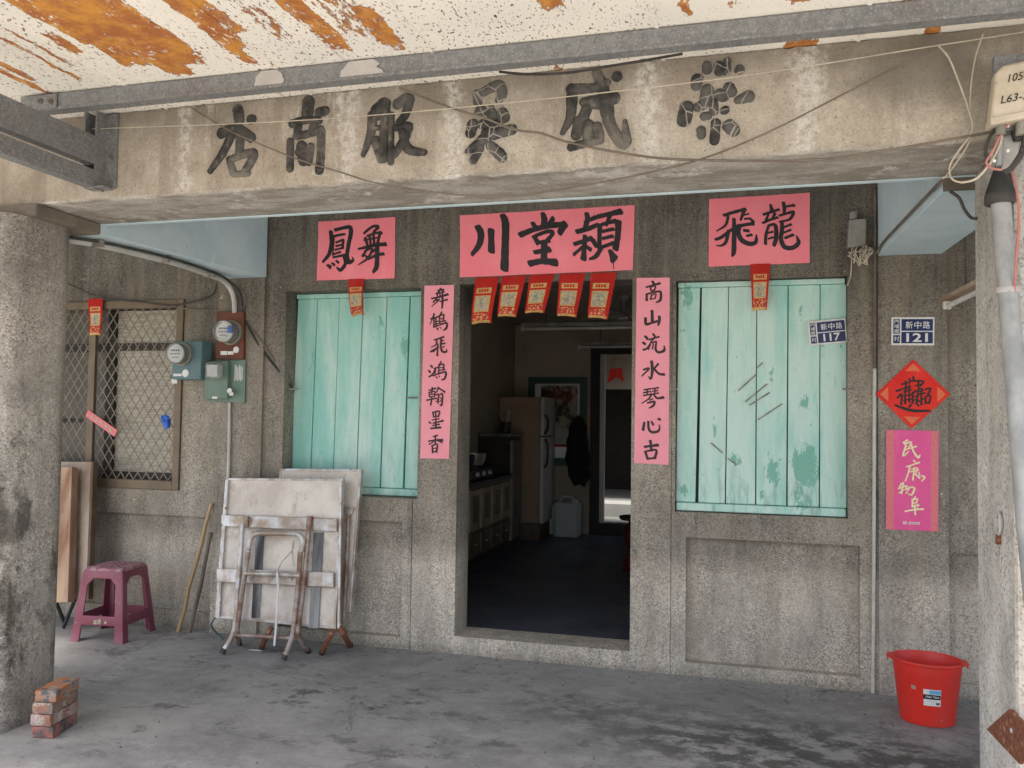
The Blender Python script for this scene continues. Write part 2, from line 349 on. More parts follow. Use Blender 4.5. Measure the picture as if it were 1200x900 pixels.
M['redwire'] = pm('red_wire', (.40,.13,.115), (.42,.2,.17), 12, .6)
M['pvc'] = pm('white_pvc', (.55,.55,.51), (.44,.43,.39), 7, .5)
M['stool'] = pm('plum_plastic', (.205,.045,.075), (.25,.085,.115), 4, .42, speck=((.42,.33,.36), 55, .70))
M['stooltop'] = pm('scuffed_plum_plastic', (.27,.10,.13), (.40,.27,.30), 26, .5, lo=.42, hi=.58)
M['bucket'] = pm('red_plastic', (.70,.030,.020), (.62,.045,.032), 5, .42, bump=.05, stretch=(1,1,.5), speck=((.66,.16,.12), 60, .70))
M['sticker'] = pm('white_sticker', (.72,.72,.70), (.64,.64,.62), 20, .5)
M['skyblue'] = pm('blue_print', (.13,.38,.60), (.15,.42,.62), 20, .5)
M['bluerag'] = pm('blue_plastic', (.02,.09,.45), (.03,.14,.55), 20, .45)
M['tealmetal'] = pm('blue_grey_enamel', (.085,.155,.17), (.10,.175,.185), 8, .45)
M['greenmetal'] = pm('grey_green_enamel', (.145,.215,.17), (.12,.185,.15), 6, .5)
M['brownboard'] = pm('brown_board', (.15,.048,.024), (.11,.035,.02), 7, .6, 0, .1, (1,1,.4))
M['bronze'] = pm('bronze_aluminium', (.17,.125,.08), (.13,.098,.064), 7, .5, .2)
M['grille'] = pm('grille_wire', (.30,.265,.215), (.22,.19,.155), 12, .5, .3)
M['darkwin'] = pm('dark_window_frame', (.045,.035,.027), (.03,.025,.02), 6, .6)
M['boxcream'] = pm('aged_cream_plastic', (.52,.46,.37), (.40,.345,.26), 6, .5, speck=((.2,.15,.1), 50, .70))
M['boxgrey'] = pm('grey_metal_box', (.30,.285,.25), (.20,.185,.16), 8, .6, .1)
M['roomwall'] = pm('room_wall', (.44,.385,.30), (.37,.32,.25), 2, .9)
M['roomfloor'] = pm('room_floor', (.09,.10,.125), (.065,.072,.095), 3, .36)
M['fridgeside'] = pm('fridge_brown', (.37,.265,.185), (.33,.235,.16), 3, .5)
M['fridgefront'] = pm('fridge_cream', (.62,.60,.56), (.57,.55,.51), 3, .35)
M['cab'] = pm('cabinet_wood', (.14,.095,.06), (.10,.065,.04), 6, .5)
M['cabl'] = pm('cabinet_light_wood', (.34,.27,.19), (.27,.21,.15), 6, .5)
M['jug'] = pm('milky_plastic', (.46,.50,.49), (.42,.46,.45), 4, .4)
M['greenframe'] = pm('green_frame', (.035,.10,.075), (.03,.085,.065), 6, .5)
M['coat'] = pm('black_cloth', (.012,.012,.014), (.022,.022,.025), 12, .95)
M['tube'] = pm('fluorescent_glass', (.62,.62,.60), (.55,.55,.53), 5, .3)
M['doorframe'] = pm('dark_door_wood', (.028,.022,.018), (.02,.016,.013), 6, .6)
M['redlac'] = pm('red_lacquer', (.11,.022,.02), (.06,.015,.014), 6, .3)
M['street'] = pm('street_concrete', (.36,.345,.315), (.30,.29,.265), 2, .9, bump=.3)
M['yard'] = pm('yard_concrete', (.20,.205,.205), (.15,.155,.155), 2, .9)
M['scratch'] = pm('pale_scratch', (.30,.27,.20), (.14,.13,.10), 16, .8)
M['gapwood'] = pm('shadow_gap_wood', (.03,.05,.045), (.02,.03,.03), 5, .9)

def m_char():
    b = NB('weathered_black_letter'); P = b.P
    a = b.noise(P, 9, 5, .65); f = b.noise(b.map(P, (1,1,.6)), 26, 4, .7)
    col = b.mix(b.ramp(a, .38, .62), (.024,.023,.022), (.075,.07,.064))
    col = b.mix(b.ramp(f, .54, .72, 0, .6), col, (.20,.18,.155))
    col = b.mix(b.math('MULTIPLY', b.ramp(b.noise(P, 5, 6, .7), .48, .62), .55), col, (.22,.20,.17))
    b.bump(f, .5, .006)
    return b.fin(col, .8, 0, .3)
M['char'] = m_char()
def m_charcrack():
    b = NB('cracked_black_letter'); P = b.P
    d = b.vor(b.map(P, (1,0,1)), 15, 'Distance', 'DISTANCE_TO_EDGE'); a = b.noise(P, 12, 4, .6)
    col = b.mix(b.ramp(a, .38, .62), (.035,.034,.032), (.10,.096,.09))
    col = b.mix(b.ramp(d, .008, .04, .6, 0), col, (.42,.38,.33))
    return b.fin(col, .85, 0, .2)
M['charcrack'] = m_charcrack()
def m_brick(name, c0, c1, c2):
    b = NB(name); P = b.P
    col = b.mix(b.ramp(b.noise(P, 9, 4), .42, .58), c0, c1)
    col = b.mix(b.ramp(b.noise(P, 16, 5, .7), .55, .62), col, c2)
    col = b.mix(b.ramp(b.noise(P, 60, 4, .7), .55, .66, 0, .6), col, tuple(c*.5 for c in c0))
    b.bump(b.noise(P, 40, 6, .7), .8, .01)
    return b.fin(col, .95, 0, .2)
M['brick'] = [m_brick('brick_bottom', (.36,.15,.115), (.085,.095,.10), (.30,.21,.18)), m_brick('brick_lower', (.40,.31,.265), (.30,.15,.11), (.47,.41,.36)),
              m_brick('brick_upper', (.33,.175,.12), (.22,.18,.15), (.45,.38,.32)), m_brick('brick_top', (.30,.255,.22), (.44,.16,.06), (.11,.12,.125))]
def m_glass(name, c, rough=.25):
    b = NB(name); b.b.inputs['Transmission Weight'].default_value = .92; b.b.inputs['IOR'].default_value = 1.25
    return b.fin(c, rough, 0, .5)
M['dome'] = m_glass('meter_glass', (.88,.9,.9), .06)
def m_frost():
    b = NB('ribbed_frosted_pane'); P = b.P
    n = b.noise(b.map(P, (1,1,14)), 6, 4, .6)
    col = b.mix(b.ramp(n, .4, .6), (.46,.42,.34), (.32,.285,.225))
    w = b.n('ShaderNodeTexWave'); b.link(b.map(P, (0,0,1)), w.inputs[0]); w.inputs['Scale'].default_value = 14
    col = b.mix(b.ramp(w.outputs['Fac'], .3, .8, 0, .45), col, (.2,.185,.155))
    b.bump(w.outputs['Fac'], .3, .004)
    return b.fin(col, .35, 0, .5)
M['frost'] = m_frost()
M['dullpane'] = pm('dull_pane', (.13,.115,.09), (.085,.075,.06), 3, .3)
def m_trans(name, c):
    b = NB(name)
    b.fin(c, .6); t = b.n('ShaderNodeBsdfTranslucent'); b.put(t.inputs[0], c)
    mx = b.n('ShaderNodeMixShader'); mx.inputs[0].default_value = .55
    b.link(b.b.outputs[0], mx.inputs[1]); b.link(t.outputs[0], mx.inputs[2]); b.link(mx.outputs[0], b.t.nodes['Material Output'].inputs[0])
    return b.m
M['windowglow'] = m_trans('thin_window_pane', (.75,.78,.78))
def m_picture():
    b = NB('calendar_print'); P = b.P
    n = b.noise(P, 7, 4, .6); col = b.mix(b.ramp(n, .42, .6), (.55,.50,.44), (.07,.08,.04))
    x, y, z = b.sep(P)
    col = b.mix(b.math('MULTIPLY', b.ramp(z, 1.60, 1.72, 0, .8), b.ramp(b.noise(P, 14, 4), .45, .55)), col, (.34,.075,.04))
    col = b.mix(b.ramp(z, 1.34, 1.38, 1, 0), col, (.62,.60,.57))
    t = b.n('ShaderNodeBsdfTranslucent'); b.link(col, t.inputs[0])
    b.fin(col, .6)
    mx = b.n('ShaderNodeMixShader'); mx.inputs[0].default_value = .5
    b.link(b.b.outputs[0], mx.inputs[1]); b.link(t.outputs[0], mx.inputs[2]); b.link(mx.outputs[0], b.t.nodes['Material Output'].inputs[0])
    return b.m
M['picture'] = m_picture()

# ---------------------------------------------------------------- mesh helpers
class MB:
    def __init__(s): s.v = []; s.f = []
    def add(s, vs, fs):
        o = len(s.v); s.v += [Vector(v) for v in vs]; s.f += [tuple(i+o for i in f) for f in fs]; return s
    def box(s, x0, x1, y0, y1, z0, z1):
        return s.add([(x0,y0,z0),(x1,y0,z0),(x1,y1,z0),(x0,y1,z0),(x0,y0,z1),(x1,y0,z1),(x1,y1,z1),(x0,y1,z1)],
                     [(0,3,2,1),(4,5,6,7),(0,1,5,4),(1,2,6,5),(2,3,7,6),(3,0,4,7)])
    def obox(s, c, ax, ay, az):    # centre and three half-axis vectors
        c, ax, ay, az = map(Vector, (c, ax, ay, az)); vs = []
        for k in (-1, 1):
            for i, j in ((-1,-1),(1,-1),(1,1),(-1,1)): vs.append(c+ax*i+ay*j+az*k)
        return s.add(vs, [(0,3,2,1),(4,5,6,7),(0,1,5,4),(1,2,6,5),(2,3,7,6),(3,0,4,7)])
    def prism(s, pts, d):          # planar polygon pts extruded by vector d
        pts = [Vector(p) for p in pts]; d = Vector(d); n = len(pts)
        return s.add(pts+[p+d for p in pts], [tuple(range(n)), tuple(range(2*n-1, n-1, -1))]+[(i, i+n, (i+1) % n+n, (i+1) % n) for i in range(n)])
    def tube(s, pts, r, n=8, cap=True):
        pts = [Vector(p) for p in pts]; rs = r if isinstance(r, (list, tuple)) else [r]*len(pts)
        t0 = (pts[1]-pts[0]).normalized(); a = t0.orthogonal().normalized(); vs = []; fs = []
        for i, p in enumerate(pts):
            t = (pts[min(i+1, len(pts)-1)]-pts[max(i-1, 0)]).normalized()
            a = (a-t*a.dot(t)); a = a.normalized() if a.length > 1e-6 else t.orthogonal().normalized(); b = t.cross(a)
            for k in range(n):
                w = 2*math.pi*k/n; vs.append(p+(a*math.cos(w)+b*math.sin(w))*rs[i])
        for i in range(len(pts)-1):
            for k in range(n): fs.append((i*n+k, i*n+(k+1) % n, (i+1)*n+(k+1) % n, (i+1)*n+k))
        if cap: fs += [tuple(range(n-1, -1, -1)), tuple((len(pts)-1)*n+k for k in range(n))]
        return s.add(vs, fs)
    def lathe(s, c, prof, n=32, axis='z', sx=1, sy=1, rot=0):   # prof: list of (r, h)
        c = Vector(c); vs = []; fs = []
        for r, h in prof:
            for k in range(n):
                w = 2*math.pi*k/n; x, y = r*sx*math.cos(w), r*sy*math.sin(w)
                x, y = x*math.cos(rot)-y*math.sin(rot), x*math.sin(rot)+y*math.cos(rot)
                vs.append(c+(Vector((x, y, h)) if axis == 'z' else Vector((x, -h, y))))
        for i in range(len(prof)-1):
            for k in range(n): fs.append((i*n+k, i*n+(k+1) % n, (i+1)*n+(k+1) % n, (i+1)*n+k))
        fs += [tuple(range(n-1, -1, -1)), tuple((len(prof)-1)*n+k for k in range(n))]
        return s.add(vs, fs)
    def build(s, name, mat, parent=None, smooth=False, bevel=0, seg=2):
        me = bpy.data.meshes.new(name); off = parent['_o'] if parent is not None and '_o' in parent else (0,0,0)
        off = Vector(off)
        me.from_pydata([tuple(v-off) for v in s.v], [], s.f); me.update()
        bm = bmesh.new(); bm.from_mesh(me); bmesh.ops.recalc_face_normals(bm, faces=bm.faces); bm.to_mesh(me); bm.free()
        o = bpy.data.objects.new(name, me); COL.objects.link(o); me.materials.append(mat)
        if parent is not None:
            o.parent = parent; o['_o'] = off[:]
        if smooth:
            for p in me.polygons: p.use_smooth = True
            try: me.set_sharp_from_angle(angle=R(42))
            except Exception: pass
        if bevel:
            bv = o.modifiers.new('bevel', 'BEVEL'); bv.width = bevel; bv.segments = seg; bv.limit_method = 'ANGLE'; bv.angle_limit = R(40)
        return o
def thing(name, loc, label, cat, group=None):
    o = bpy.data.objects.new(name, None); COL.objects.link(o); o.location = loc; o.empty_display_size = .1
    o['label'] = label; o['category'] = cat; o['_o'] = tuple(loc)
    if group: o['group'] = group
    return o
def tag(o, label, cat, group=None):
    o['label'] = label; o['category'] = cat
    if group: o['group'] = group
    return o
def struct(o): o['kind'] = 'structure'; return o
def smoothpts(p, k=6):
    p = [Vector(q) for q in p]; out = []
    for i in range(len(p)-1):
        a, b, c, d = p[max(i-1,0)], p[i], p[i+1], p[min(i+2, len(p)-1)]
        for j in range(k):
            t = j/k; out.append(.5*((2*b)+(c-a)*t+(2*a-5*b+4*c-d)*t*t+(3*b-a-3*c+d)*t**3))
    return out+[p[-1]]
def cable(name, pts, r, mat, label, cat='cable', group=None, k=6, parent=None, n=6):
    o = MB().tube(smoothpts(pts, k), r, n).build(name, mat, parent, True)
    if parent is None: tag(o, label, cat, group)
    return o

# brush strokes: 'x,y,w x,y,w ...; ...' in crop coordinates; crop = (x0, y0, scale)
def strokes(txt, crop, Y, off=.004, mat='ink', name='lettering', parent=None, relief=0, surf=None, wk=1.18):
    mb = MB(); ox, oy, sc = crop; base = 0
    for st in txt.split(';'):
        st = st.strip()
        if not st: continue
        q = [tuple(float(a) for a in p.split(',')) for p in st.split()]
        pts = []
        for x, y, w in q:
            P = at(ox+x/sc, oy+y/sc, Y); P2 = at(ox+(x+w)/sc, oy+y/sc, Y)
            pts.append(Vector((P.x, P.z, abs(P2.x-P.x)*wk)))
        if len(pts) == 1: pts.append(pts[0]+Vector((.001, .001, 0)))
        sp = smoothpts(pts, 5) if len(pts) > 2 else [pts[0].lerp(pts[1], i/4) for i in range(5)]
        L = len(sp); rows = []
        def tang(i):
            d = sp[min(i+1, L-1)]-sp[max(i-1, 0)]; d = Vector((d.x, d.y)); return d.normalized() if d.length > 1e-9 else Vector((1, 0))
        prof = [(-1, 0), (-.62, .75), (0, 1), (.62, .75), (1, 0)] if relief else [(-1, 0), (1, 0)]
        def row(c, t, w, hs=1):
            nrm = Vector((-t.y, t.x)); rows.append([(c.x+nrm.x*u*w/2, c.y+nrm.y*u*w/2, h*hs) for u, h in prof])
        t = tang(0); w0 = sp[0].z
        dr = 0 if relief else .30
        side = Vector((-t.y, t.x)); side = side if side.x < 0 or (abs(side.x) < .3 and side.y > 0) else -side
        for a in (82, 60, 30): row(Vector((sp[0].x, sp[0].y))-t*(w0/2*math.sin(R(a))*.8)+side*(dr*w0*math.sin(R(a))**2), t, w0*math.cos(R(a)), math.cos(R(a)))
        thin = 0 if relief else .17*min(1, (Vector((sp[-1].x-sp[0].x, sp[-1].y-sp[0].y)).length)/max(1e-6, 4*w0))
        for i in range(L): row(Vector((sp[i].x, sp[i].y)), tang(i), sp[i].z*(1.04-thin*math.sin(math.pi*i/max(1, L-1))+.045*math.sin(i*2.3+base)))
        t = tang(L-1); w1 = sp[-1].z
        side = Vector((-t.y, t.x)); side = side if side.y < 0 or (abs(side.y) < .3 and side.x > 0) else -side
        for a in (30, 60, 82): row(Vector((sp[-1].x, sp[-1].y))+t*(w1/2*math.sin(R(a))*.85)+side*(dr*w1*math.sin(R(a))**2), t, w1*math.cos(R(a)), math.cos(R(a)))
        base += 1; k = len(prof); vs = []
        for r_ in rows:
            for (x, z, h) in r_:
                y0 = surf(x, z) if surf else Y
                vs.append((x, y0-off-base*.00006-h*relief, z))
        mb.add(vs, [(i*k+j, i*k+j+1, (i+1)*k+j+1, (i+1)*k+j) for i in range(len(rows)-1) for j in range(k-1)])
    return mb.build(name, M[mat], parent, bool(relief))

def text_mesh(s, P, h, mat, parent, name='lettering', ax=Vector((1,0,0)), az=Vector((0,0,1)), off=.0, width=None, align='CENTER', spacing=1.0, slant=0):
    cu = bpy.data.curves.new('t', 'FONT'); cu.body = s; cu.size = 1; cu.align_x = align; cu.align_y = 'CENTER'; cu.offset = off; cu.space_character = spacing; cu.shear = slant
    cu.resolution_u = 3
    o = bpy.data.objects.new('t', cu); COL.objects.link(o)
    dg = bpy.context.evaluated_depsgraph_get(); me = bpy.data.meshes.new_from_object(o.evaluated_get(dg))
    bpy.data.objects.remove(o); me.name = name
    xs = [v.co.x for v in me.vertices] or [0, 1]; ys = [v.co.y for v in me.vertices] or [0, 1]
    cx, cy = (max(xs)+min(xs))/2, (max(ys)+min(ys))/2; hy = (max(ys)-min(ys)) or 1; wx = (max(xs)-min(xs)) or 1
    kz = h/hy; kx = (width/wx) if width else kz
    o_ = Vector(parent['_o']) if parent is not None else Vector()
    for v in me.vertices:
        v.co = Vector(P)+ax*((v.co.x-(cx if align == 'CENTER' else 0))*kx)+az*((v.co.y-cy)*kz)-o_
    ob = bpy.data.objects.new(name, me); COL.objects.link(ob); me.materials.clear(); me.materials.append(M[mat])
    if parent is not None: ob.parent = parent; ob['_o'] = tuple(o_)
    return ob

# ================================================================ ground
g = struct(MB().add([(-200,-200,-.09),(200,-200,-.09),(200,200,-.09),(-200,200,-.09)], [(0,1,2,3)]).build('street', M['street']))
pf = struct(MB().box(-14, 12, -2.95, .22, -.12, 0).build('porch_floor', M['floor']))

# ================================================================ shophouse
shop = thing('shophouse', (-1.2, 0, 0), 'old concrete shophouse front with turquoise shutters and dark open doorway', 'building')
XR = 6.0; XL = -9.0
def facade():
    rects = [  # painter's order: x0,x1,z0,z1,y (None = opening)
        (XL, XR, 0, 2.95, .035),
        (-3.456, -3.098, 0, 2.95, -.022), (-3.098, .747, 0, 2.95, 0), (.747, 1.096, 0, 2.95, -.025),
        (-2.010, -2.004, 0, 2.30, .008), (-.382, -.376, 0, 2.30, .008),
        (-2.948, -1.975, .953, 2.312, .185), (-.358, .593, .944, 2.306, .12),
        (-.292, .653, .076, .797, .062), (-2.95, -2.075, .072, .803, .062),
        (-4.75, -3.49, .112, .765, .065), (-5.6, -4.80, .112, .765, .065), (1.135, 2.2, .08, .775, .065),
        (-5.17, -3.765, .94, 2.285, .20),
        (-1.712, -.616, .11, 2.325, None)]
    xs = sorted({round(v, 4) for r in rects for v in r[:2]}); zs = sorted({round(v, 4) for r in rects for v in r[2:4]})
    D = {}
    for i in range(len(xs)-1):
        for j in range(len(zs)-1):
            cx, cz = (xs[i]+xs[i+1])/2, (zs[j]+zs[j+1])/2; d = 9
            for x0, x1, z0, z1, y in rects:
                if x0 < cx < x1 and z0 < cz < z1: d = .25 if y is None else y
            D[i, j] = (d, d == .25)
    mb = MB()
    for (i, j), (d, op) in D.items():
        x0, x1, z0, z1 = xs[i], xs[i+1], zs[j], zs[j+1]
        if not op: mb.add([(x0,d,z0),(x1,d,z0),(x1,d,z1),(x0,d,z1)], [(0,1,2,3)])
        if (i+1, j) in D:
            e = D[i+1, j][0]
            if abs(e-d) > 1e-6: mb.add([(x1,d,z0),(x1,e,z0),(x1,e,z1),(x1,d,z1)], [(0,1,2,3)])
        if (i, j+1) in D:
            e = D[i, j+1][0]
            if abs(e-d) > 1e-6: mb.add([(x0,d,z1),(x1,d,z1),(x1,e,z1),(x0,e,z1)], [(0,1,2,3)])
    # solid back with the doorway left out
    for x0, x1, z0, z1 in ((XL, -1.712, 0, 2.95), (-.616, XR, 0, 2.95), (-1.712, -.616, 2.325, 2.95), (-1.712, -.616, 0, .11)):
        mb.add([(x0,.25,z0),(x1,.25,z0),(x1,.25,z1),(x0,.25,z1)], [(0,1,2,3)])
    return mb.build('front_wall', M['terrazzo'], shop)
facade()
# front beam with its lettering
ZB, ZT = 2.465, 2.868
bmb = MB(); bxs = [XL, -5, -3.6]+[-3.4+.02*i for i in range(235)]+[1.5, 3, XR]; sec = []
prof_b = [(-1.80, ZT), (-1.80, 2.70), (-1.80, 2.55), (-1.80, ZB+.014), (-1.795, ZB+.004), (-1.786, ZB), (-1.6, ZB), (-1.39, ZB), (-1.375, ZB+.012), (-1.375, ZT)]
for bx_ in bxs:
    row = []
    for k, (y, z) in enumerate(prof_b):
        a = mnoise.noise((bx_*9, k*.7, 1)); e = mnoise.noise((bx_*31, k*1.3, 4))
        if k in (3, 4, 5): y += .006*a+.004*abs(e); z += .005*a+.004*e
        elif k in (1, 2): y -= .0*a
        elif k == 0: z += .006*a+.006*e
        row.append((bx_, y, z))
    sec += row
nb_ = len(prof_b)
bmb.add(sec, [(i*nb_+k, i*nb_+(k+1) % nb_, (i+1)*nb_+(k+1) % nb_, (i+1)*nb_+k) for i in range(len(bxs)-1) for k in range(nb_)])
beam = bmb.build('front_beam', M['beam'], shop)
F1, F2, F3 = (230,100,6), (410,70,5), (640,50,4.615)
CH = [(F1, 'char', '290,165,72 300,215,74 305,260,66;380,240,62 402,238,56;172,340,68 280,305,64 392,372,64;250,350,58 185,480,56 97,608,36;310,330,62 305,475,58;232,520,46 262,618,52;250,520,48 330,488,52 408,480,58 372,560,58 330,622,50;262,625,40 370,622,38'),
      (F1, 'char', '790,110,88 782,200,80;860,192,66 912,180,62;672,272,56 780,242,52 872,250,44;718,290,60 708,350,52;832,280,62 808,330,52;662,392,52 660,590,52;700,360,50 800,338,52 878,310,52;880,322,58 876,480,58 866,602,62;738,420,70 760,530,84;805,430,60 792,545,52;720,470,60 800,460,60'),
      (F2, 'char', '205,255,72 150,300,66;132,320,56 124,430,52 78,562,28;215,250,52 200,420,50 198,585,50;152,400,30 170,400,30;150,470,56 182,590,40;140,345,34 200,330,34;245,320,36 240,604,38;275,265,60 348,222,58 330,312,50 288,372,46;272,400,40 350,388,42 312,480,52 256,560,46;306,420,46 342,522,54 440,545,36'),
      (F2, 'charcrack', '742,200,48 752,255,46;780,192,46 870,150,58 890,205,58 868,240,36;755,305,56 790,300,50;815,285,56 845,345,50;890,310,62 908,345,58;722,375,62 706,435,54;770,380,50 820,370,50;855,375,50 800,450,60 690,540,36;840,440,56 955,408,56;765,515,46 722,592,46;820,500,48 880,555,58 898,580,48;790,430,50 812,440,46'),
      (F3, 'char', '272,160,52 300,230,62 325,340,76 345,440,62 400,532,64 432,535,60 426,425,26;380,178,58 388,190,54;130,252,60 250,245,52 330,215,44;200,322,52 300,320,84 372,298,68;140,285,62 132,400,50 88,490,28;230,330,56 200,410,62;180,420,64 162,505,58;228,440,62 230,520,62;275,450,54 288,510,58;130,568,44 230,540,46 296,528,44'),
      (F3, 'charcrack', '868,118,44 872,150,50;932,120,48 938,160,52;980,95,38 975,160,44;1050,143,52 1040,150,48;818,195,62 810,240,48;872,250,62 855,325,56 815,352,46;930,280,62 965,292,58;985,240,58 1005,270,56;1100,290,64 1035,312,42;762,345,70 745,425,72;905,320,42 908,375,46;965,365,50 968,368,48;850,400,44 880,395,40;838,470,46 840,505,44;918,430,48 910,535,48;985,445,66 1018,480,62')]
for crop, mt, tx in CH:
    strokes(tx, crop, -1.80, .0005, mt, 'raised_character', beam, relief=.013, wk=(1.02 if mt == 'char' else 1.12))
MB().box(XL, XR, -1.396, -1.3755, 2.456, 2.4625).build('painted_edge', M['blue'], beam)
# porch ceiling, cross beams
MB().box(XL, XR, -1.375, .25, 2.95, 3.10).build('porch_ceiling', M['blue'], shop)
def plan_prism(poly, z0, z1): return MB().prism([(x, y, z0) for x, y in poly], (0, 0, z1-z0))
def lerpx(a, b, t): return a+(b-a)*t
cbL = [(-3.379,-1.40),(-3.215,-1.40),(-3.086,-.002),(-3.386,-.002)]
plan_prism([(-3.52,-1.40),(-3.2165,-1.40),(-3.086,-.024),(-3.386,-.024)], 2.408, 2.949).build('cross_beam', M['blue'], shop, bevel=.006)
plan_prism([(-3.56,-1.832),(-3.20,-1.832),(-3.213,-1.402),(-3.522,-1.402)], 2.404, 2.4645).build('beam_end', M['cement'], shop, bevel=.008)
plan_prism([(.784,-1.374),(1.12,-1.374),(1.072,-.027),(.748,-.027)], 2.408, 2.949).build('cross_beam', M['blue'], shop, bevel=.006)
plan_prism([(.786,-1.392),(1.35,-1.392),(1.35,-1.376),(.786,-1.376)], 2.406, 2.4645).build('beam_end', M['cement'], shop)
# columns
def rsq(xl, xr, yf, yb, r, n=6):
    out = []
    for cx, cy, a0 in ((xr-r, yf+r, -90), (xr-r, yb-r, 0), (xl+r, yb-r, 90), (xl+r, yf+r, 180)):
        for k in range(n+1):
            a = R(a0+90*k/n); out.append((cx+r*math.cos(a), cy+r*math.sin(a)))
    return out
c = MB(); poly = rsq(-3.72, -3.255, -1.955, -1.49, .13); zz = [0, .03, .6, 1.2, 1.8, 2.404]
vs = []; n = len(poly)
for k, z in enumerate(zz):
    s_ = 1.015 if k == 0 else 1.0
    for i, (x, y) in enumerate(poly):
        vs.append((-3.487+(x+3.487)*s_, -1.72+(y+1.72)*s_, z))
c.add(vs, [(k*n+i, k*n+(i+1) % n, (k+1)*n+(i+1) % n, (k+1)*n+i) for k in range(len(zz)-1) for i in range(n)])
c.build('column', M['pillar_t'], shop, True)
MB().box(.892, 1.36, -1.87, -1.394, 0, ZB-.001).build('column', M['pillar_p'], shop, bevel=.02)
# room behind the door
MB().box(-2.80, -2.66, .252, 5.02, .0, 2.76).build('side_wall', M['roomwall'], shop)
MB().box(1.6, 1.75, .252, 5.02, .0, 2.76).build('side_wall', M['roomwall'], shop)
bw = MB()
YB = 4.9
wx0, wx1, wz0, wz1 = -2.43, -1.81, .97, 1.93          # back window
dx0, dx1, dz1 = -1.60, -.72, 2.26                      # back door
bw.box(-2.66, wx0, YB, YB+.12, 0, 2.62); bw.box(wx0, wx1, YB, YB+.12, 0, wz0); bw.box(wx0, wx1, YB, YB+.12, wz1, 2.62)
bw.box(wx1, dx0, YB, YB+.12, 0, 2.62); bw.box(dx0, dx1, YB, YB+.12, dz1, 2.62); bw.box(dx1, 1.6, YB, YB+.12, 0, 2.62)
bw.build('back_wall', M['roomwall'], shop)
MB().box(-2.66, 1.6, .252, YB+.12, 2.62, 2.76).build('room_ceiling', M['roomwall'], shop)
MB().box(-2.66, 1.6, .252, YB, -.1, .10).build('room_floor', M['roomfloor'], shop)
# back door frame, back window
df = MB(); df.box(dx0-.11, dx0, YB-.03, YB+.14, .10, dz1+.1); df.box(dx1, dx1+.1, YB-.03, YB+.14, .10, dz1+.1); df.box(dx0, dx1, YB-.03, YB+.14, dz1, dz1+.1); df.box(dx0, dx1, YB-.02, YB+.13, .10, .24)
df.build('back_door_frame', M['doorframe'], shop)
MB().box(dx0, dx0+.055, YB+.02, YB+.09, .24, dz1).build('door_jamb_strip', M['fridgefront'], shop)
wf = MB(); wf.box(wx0-.05, wx0+.03, YB-.02, YB+.03, wz0-.05, wz1+.05); wf.box(wx1-.03, wx1+.06, YB-.02, YB+.03, wz0-.05, wz1+.05)
wf.box(wx0+.03, wx1-.03, YB-.02, YB+.03, wz1-.03, wz1+.05); wf.box(wx0+.03, wx1-.03, YB-.02, YB+.03, wz0-.06, wz0+.03)
wfo = wf.build('back_window', M['greenframe'], shop)
MB().box(wx0+.03, wx1-.03, YB+.005, YB+.012, wz0+.03, wz1-.03).build('pane', M['windowglow'], wfo)
# back yard, part roofed; the unseen roof stops short to let fill light in
struct(MB().box(-6, 5, YB+.12, 6.6, -.05, .12).build('yard_floor', M['yard']))
struct(MB().box(-6, 5, 6.6, 10, -.05, .30).build('yard_step', M['yard']))
yw = MB(); yw.box(-3.04, 1.89, 8.0, 8.15, 1.95, 2.94); MB().box(-3.04, 1.89, 9.0, 9.15, .30, 2.9).build('yard_dark_wall', M['doorframe'], shop)  # near-black rear wall: the unlit room's darkness is put into its colour
yw.build('yard_wall', M['roomwall'], shop)
MB().box(-6, 5, 6.05, 10, 2.95, 3.02).build('unseen_yard_roof', M['cab'], shop)  # unseen roof, its front edge set for the light reaching the room
MB().box(-3.2, -3.05, YB+.12, 8.6, .1, 3.2).build('yard_wall', M['roomwall'], shop); MB().box(1.9, 2.05, YB+.12, 8.6, .1, 3.2).build('yard_wall', M['roomwall'], shop)
MB().box(XL, XR, .252, YB+.12, 3.12, 3.25).build('light_block_roof', M['cement'], shop)  # unseen slab over the room, added only to block sky light
MB().box(XL, XR, -1.80, .24, 3.12, 3.3).build('light_block_slab', M['beam'], shop)  # unseen slab over the porch, added only as a light block

# ---------------------------------------------------------------- shuttered windows
def shutters(label, tops, bots, ztop, zbot, Y, xl, xr, gaps):
    fr = MB()
    w = MB().box(xl+.004, xr-.004, Y+.014, Y+.03, zbot+.004, ztop-.004).build('shutter_window', M['gapwood'], shop)
    w['label'] = label
    MB().box(xl+.006, xr-.006, Y-.028, Y+.012, ztop-.032, ztop-.002).build('top_rail', M['teal'], w, bevel=.004)
    MB().box(xl+.004, xr-.004, Y-.045, Y+.012, zbot+.002, zbot+.048).build('sill_rail', M['teal'], w, bevel=.006)
    zt, zb = ztop-.034, zbot+.05
    for i in range(len(tops)-1):
        a0, a1 = at(tops[i], 330, Y).x, at(tops[i+1], 330, Y).x
        b0, b1 = at(bots[i], 590, Y).x, at(bots[i+1], 590, Y).x
        gl, gr = gaps[i]
        yo = Y-.012+random.uniform(-.004, .004)
        pl = MB().prism([(b0+gl, yo, zb), (b1-gr, yo, zb), (a1-gr*.6, yo, zt), (a0+gl*.6, yo, zt)], (0, .022, 0))
        pl.build('shutter_board', M['teal'], w, bevel=.0035)
    return w
wr = shutters('wide turquoise board shutter right of the doorway', [795,821.5,854,887,923.5,961,991.5], [791.5,816.5,850,885.5,922,960,992], 2.304, .946, .075, -.356, .591,
              [(.004,.008),(.010,.003),(.003,.003),(.003,.004),(.004,.003),(.003,.002)])
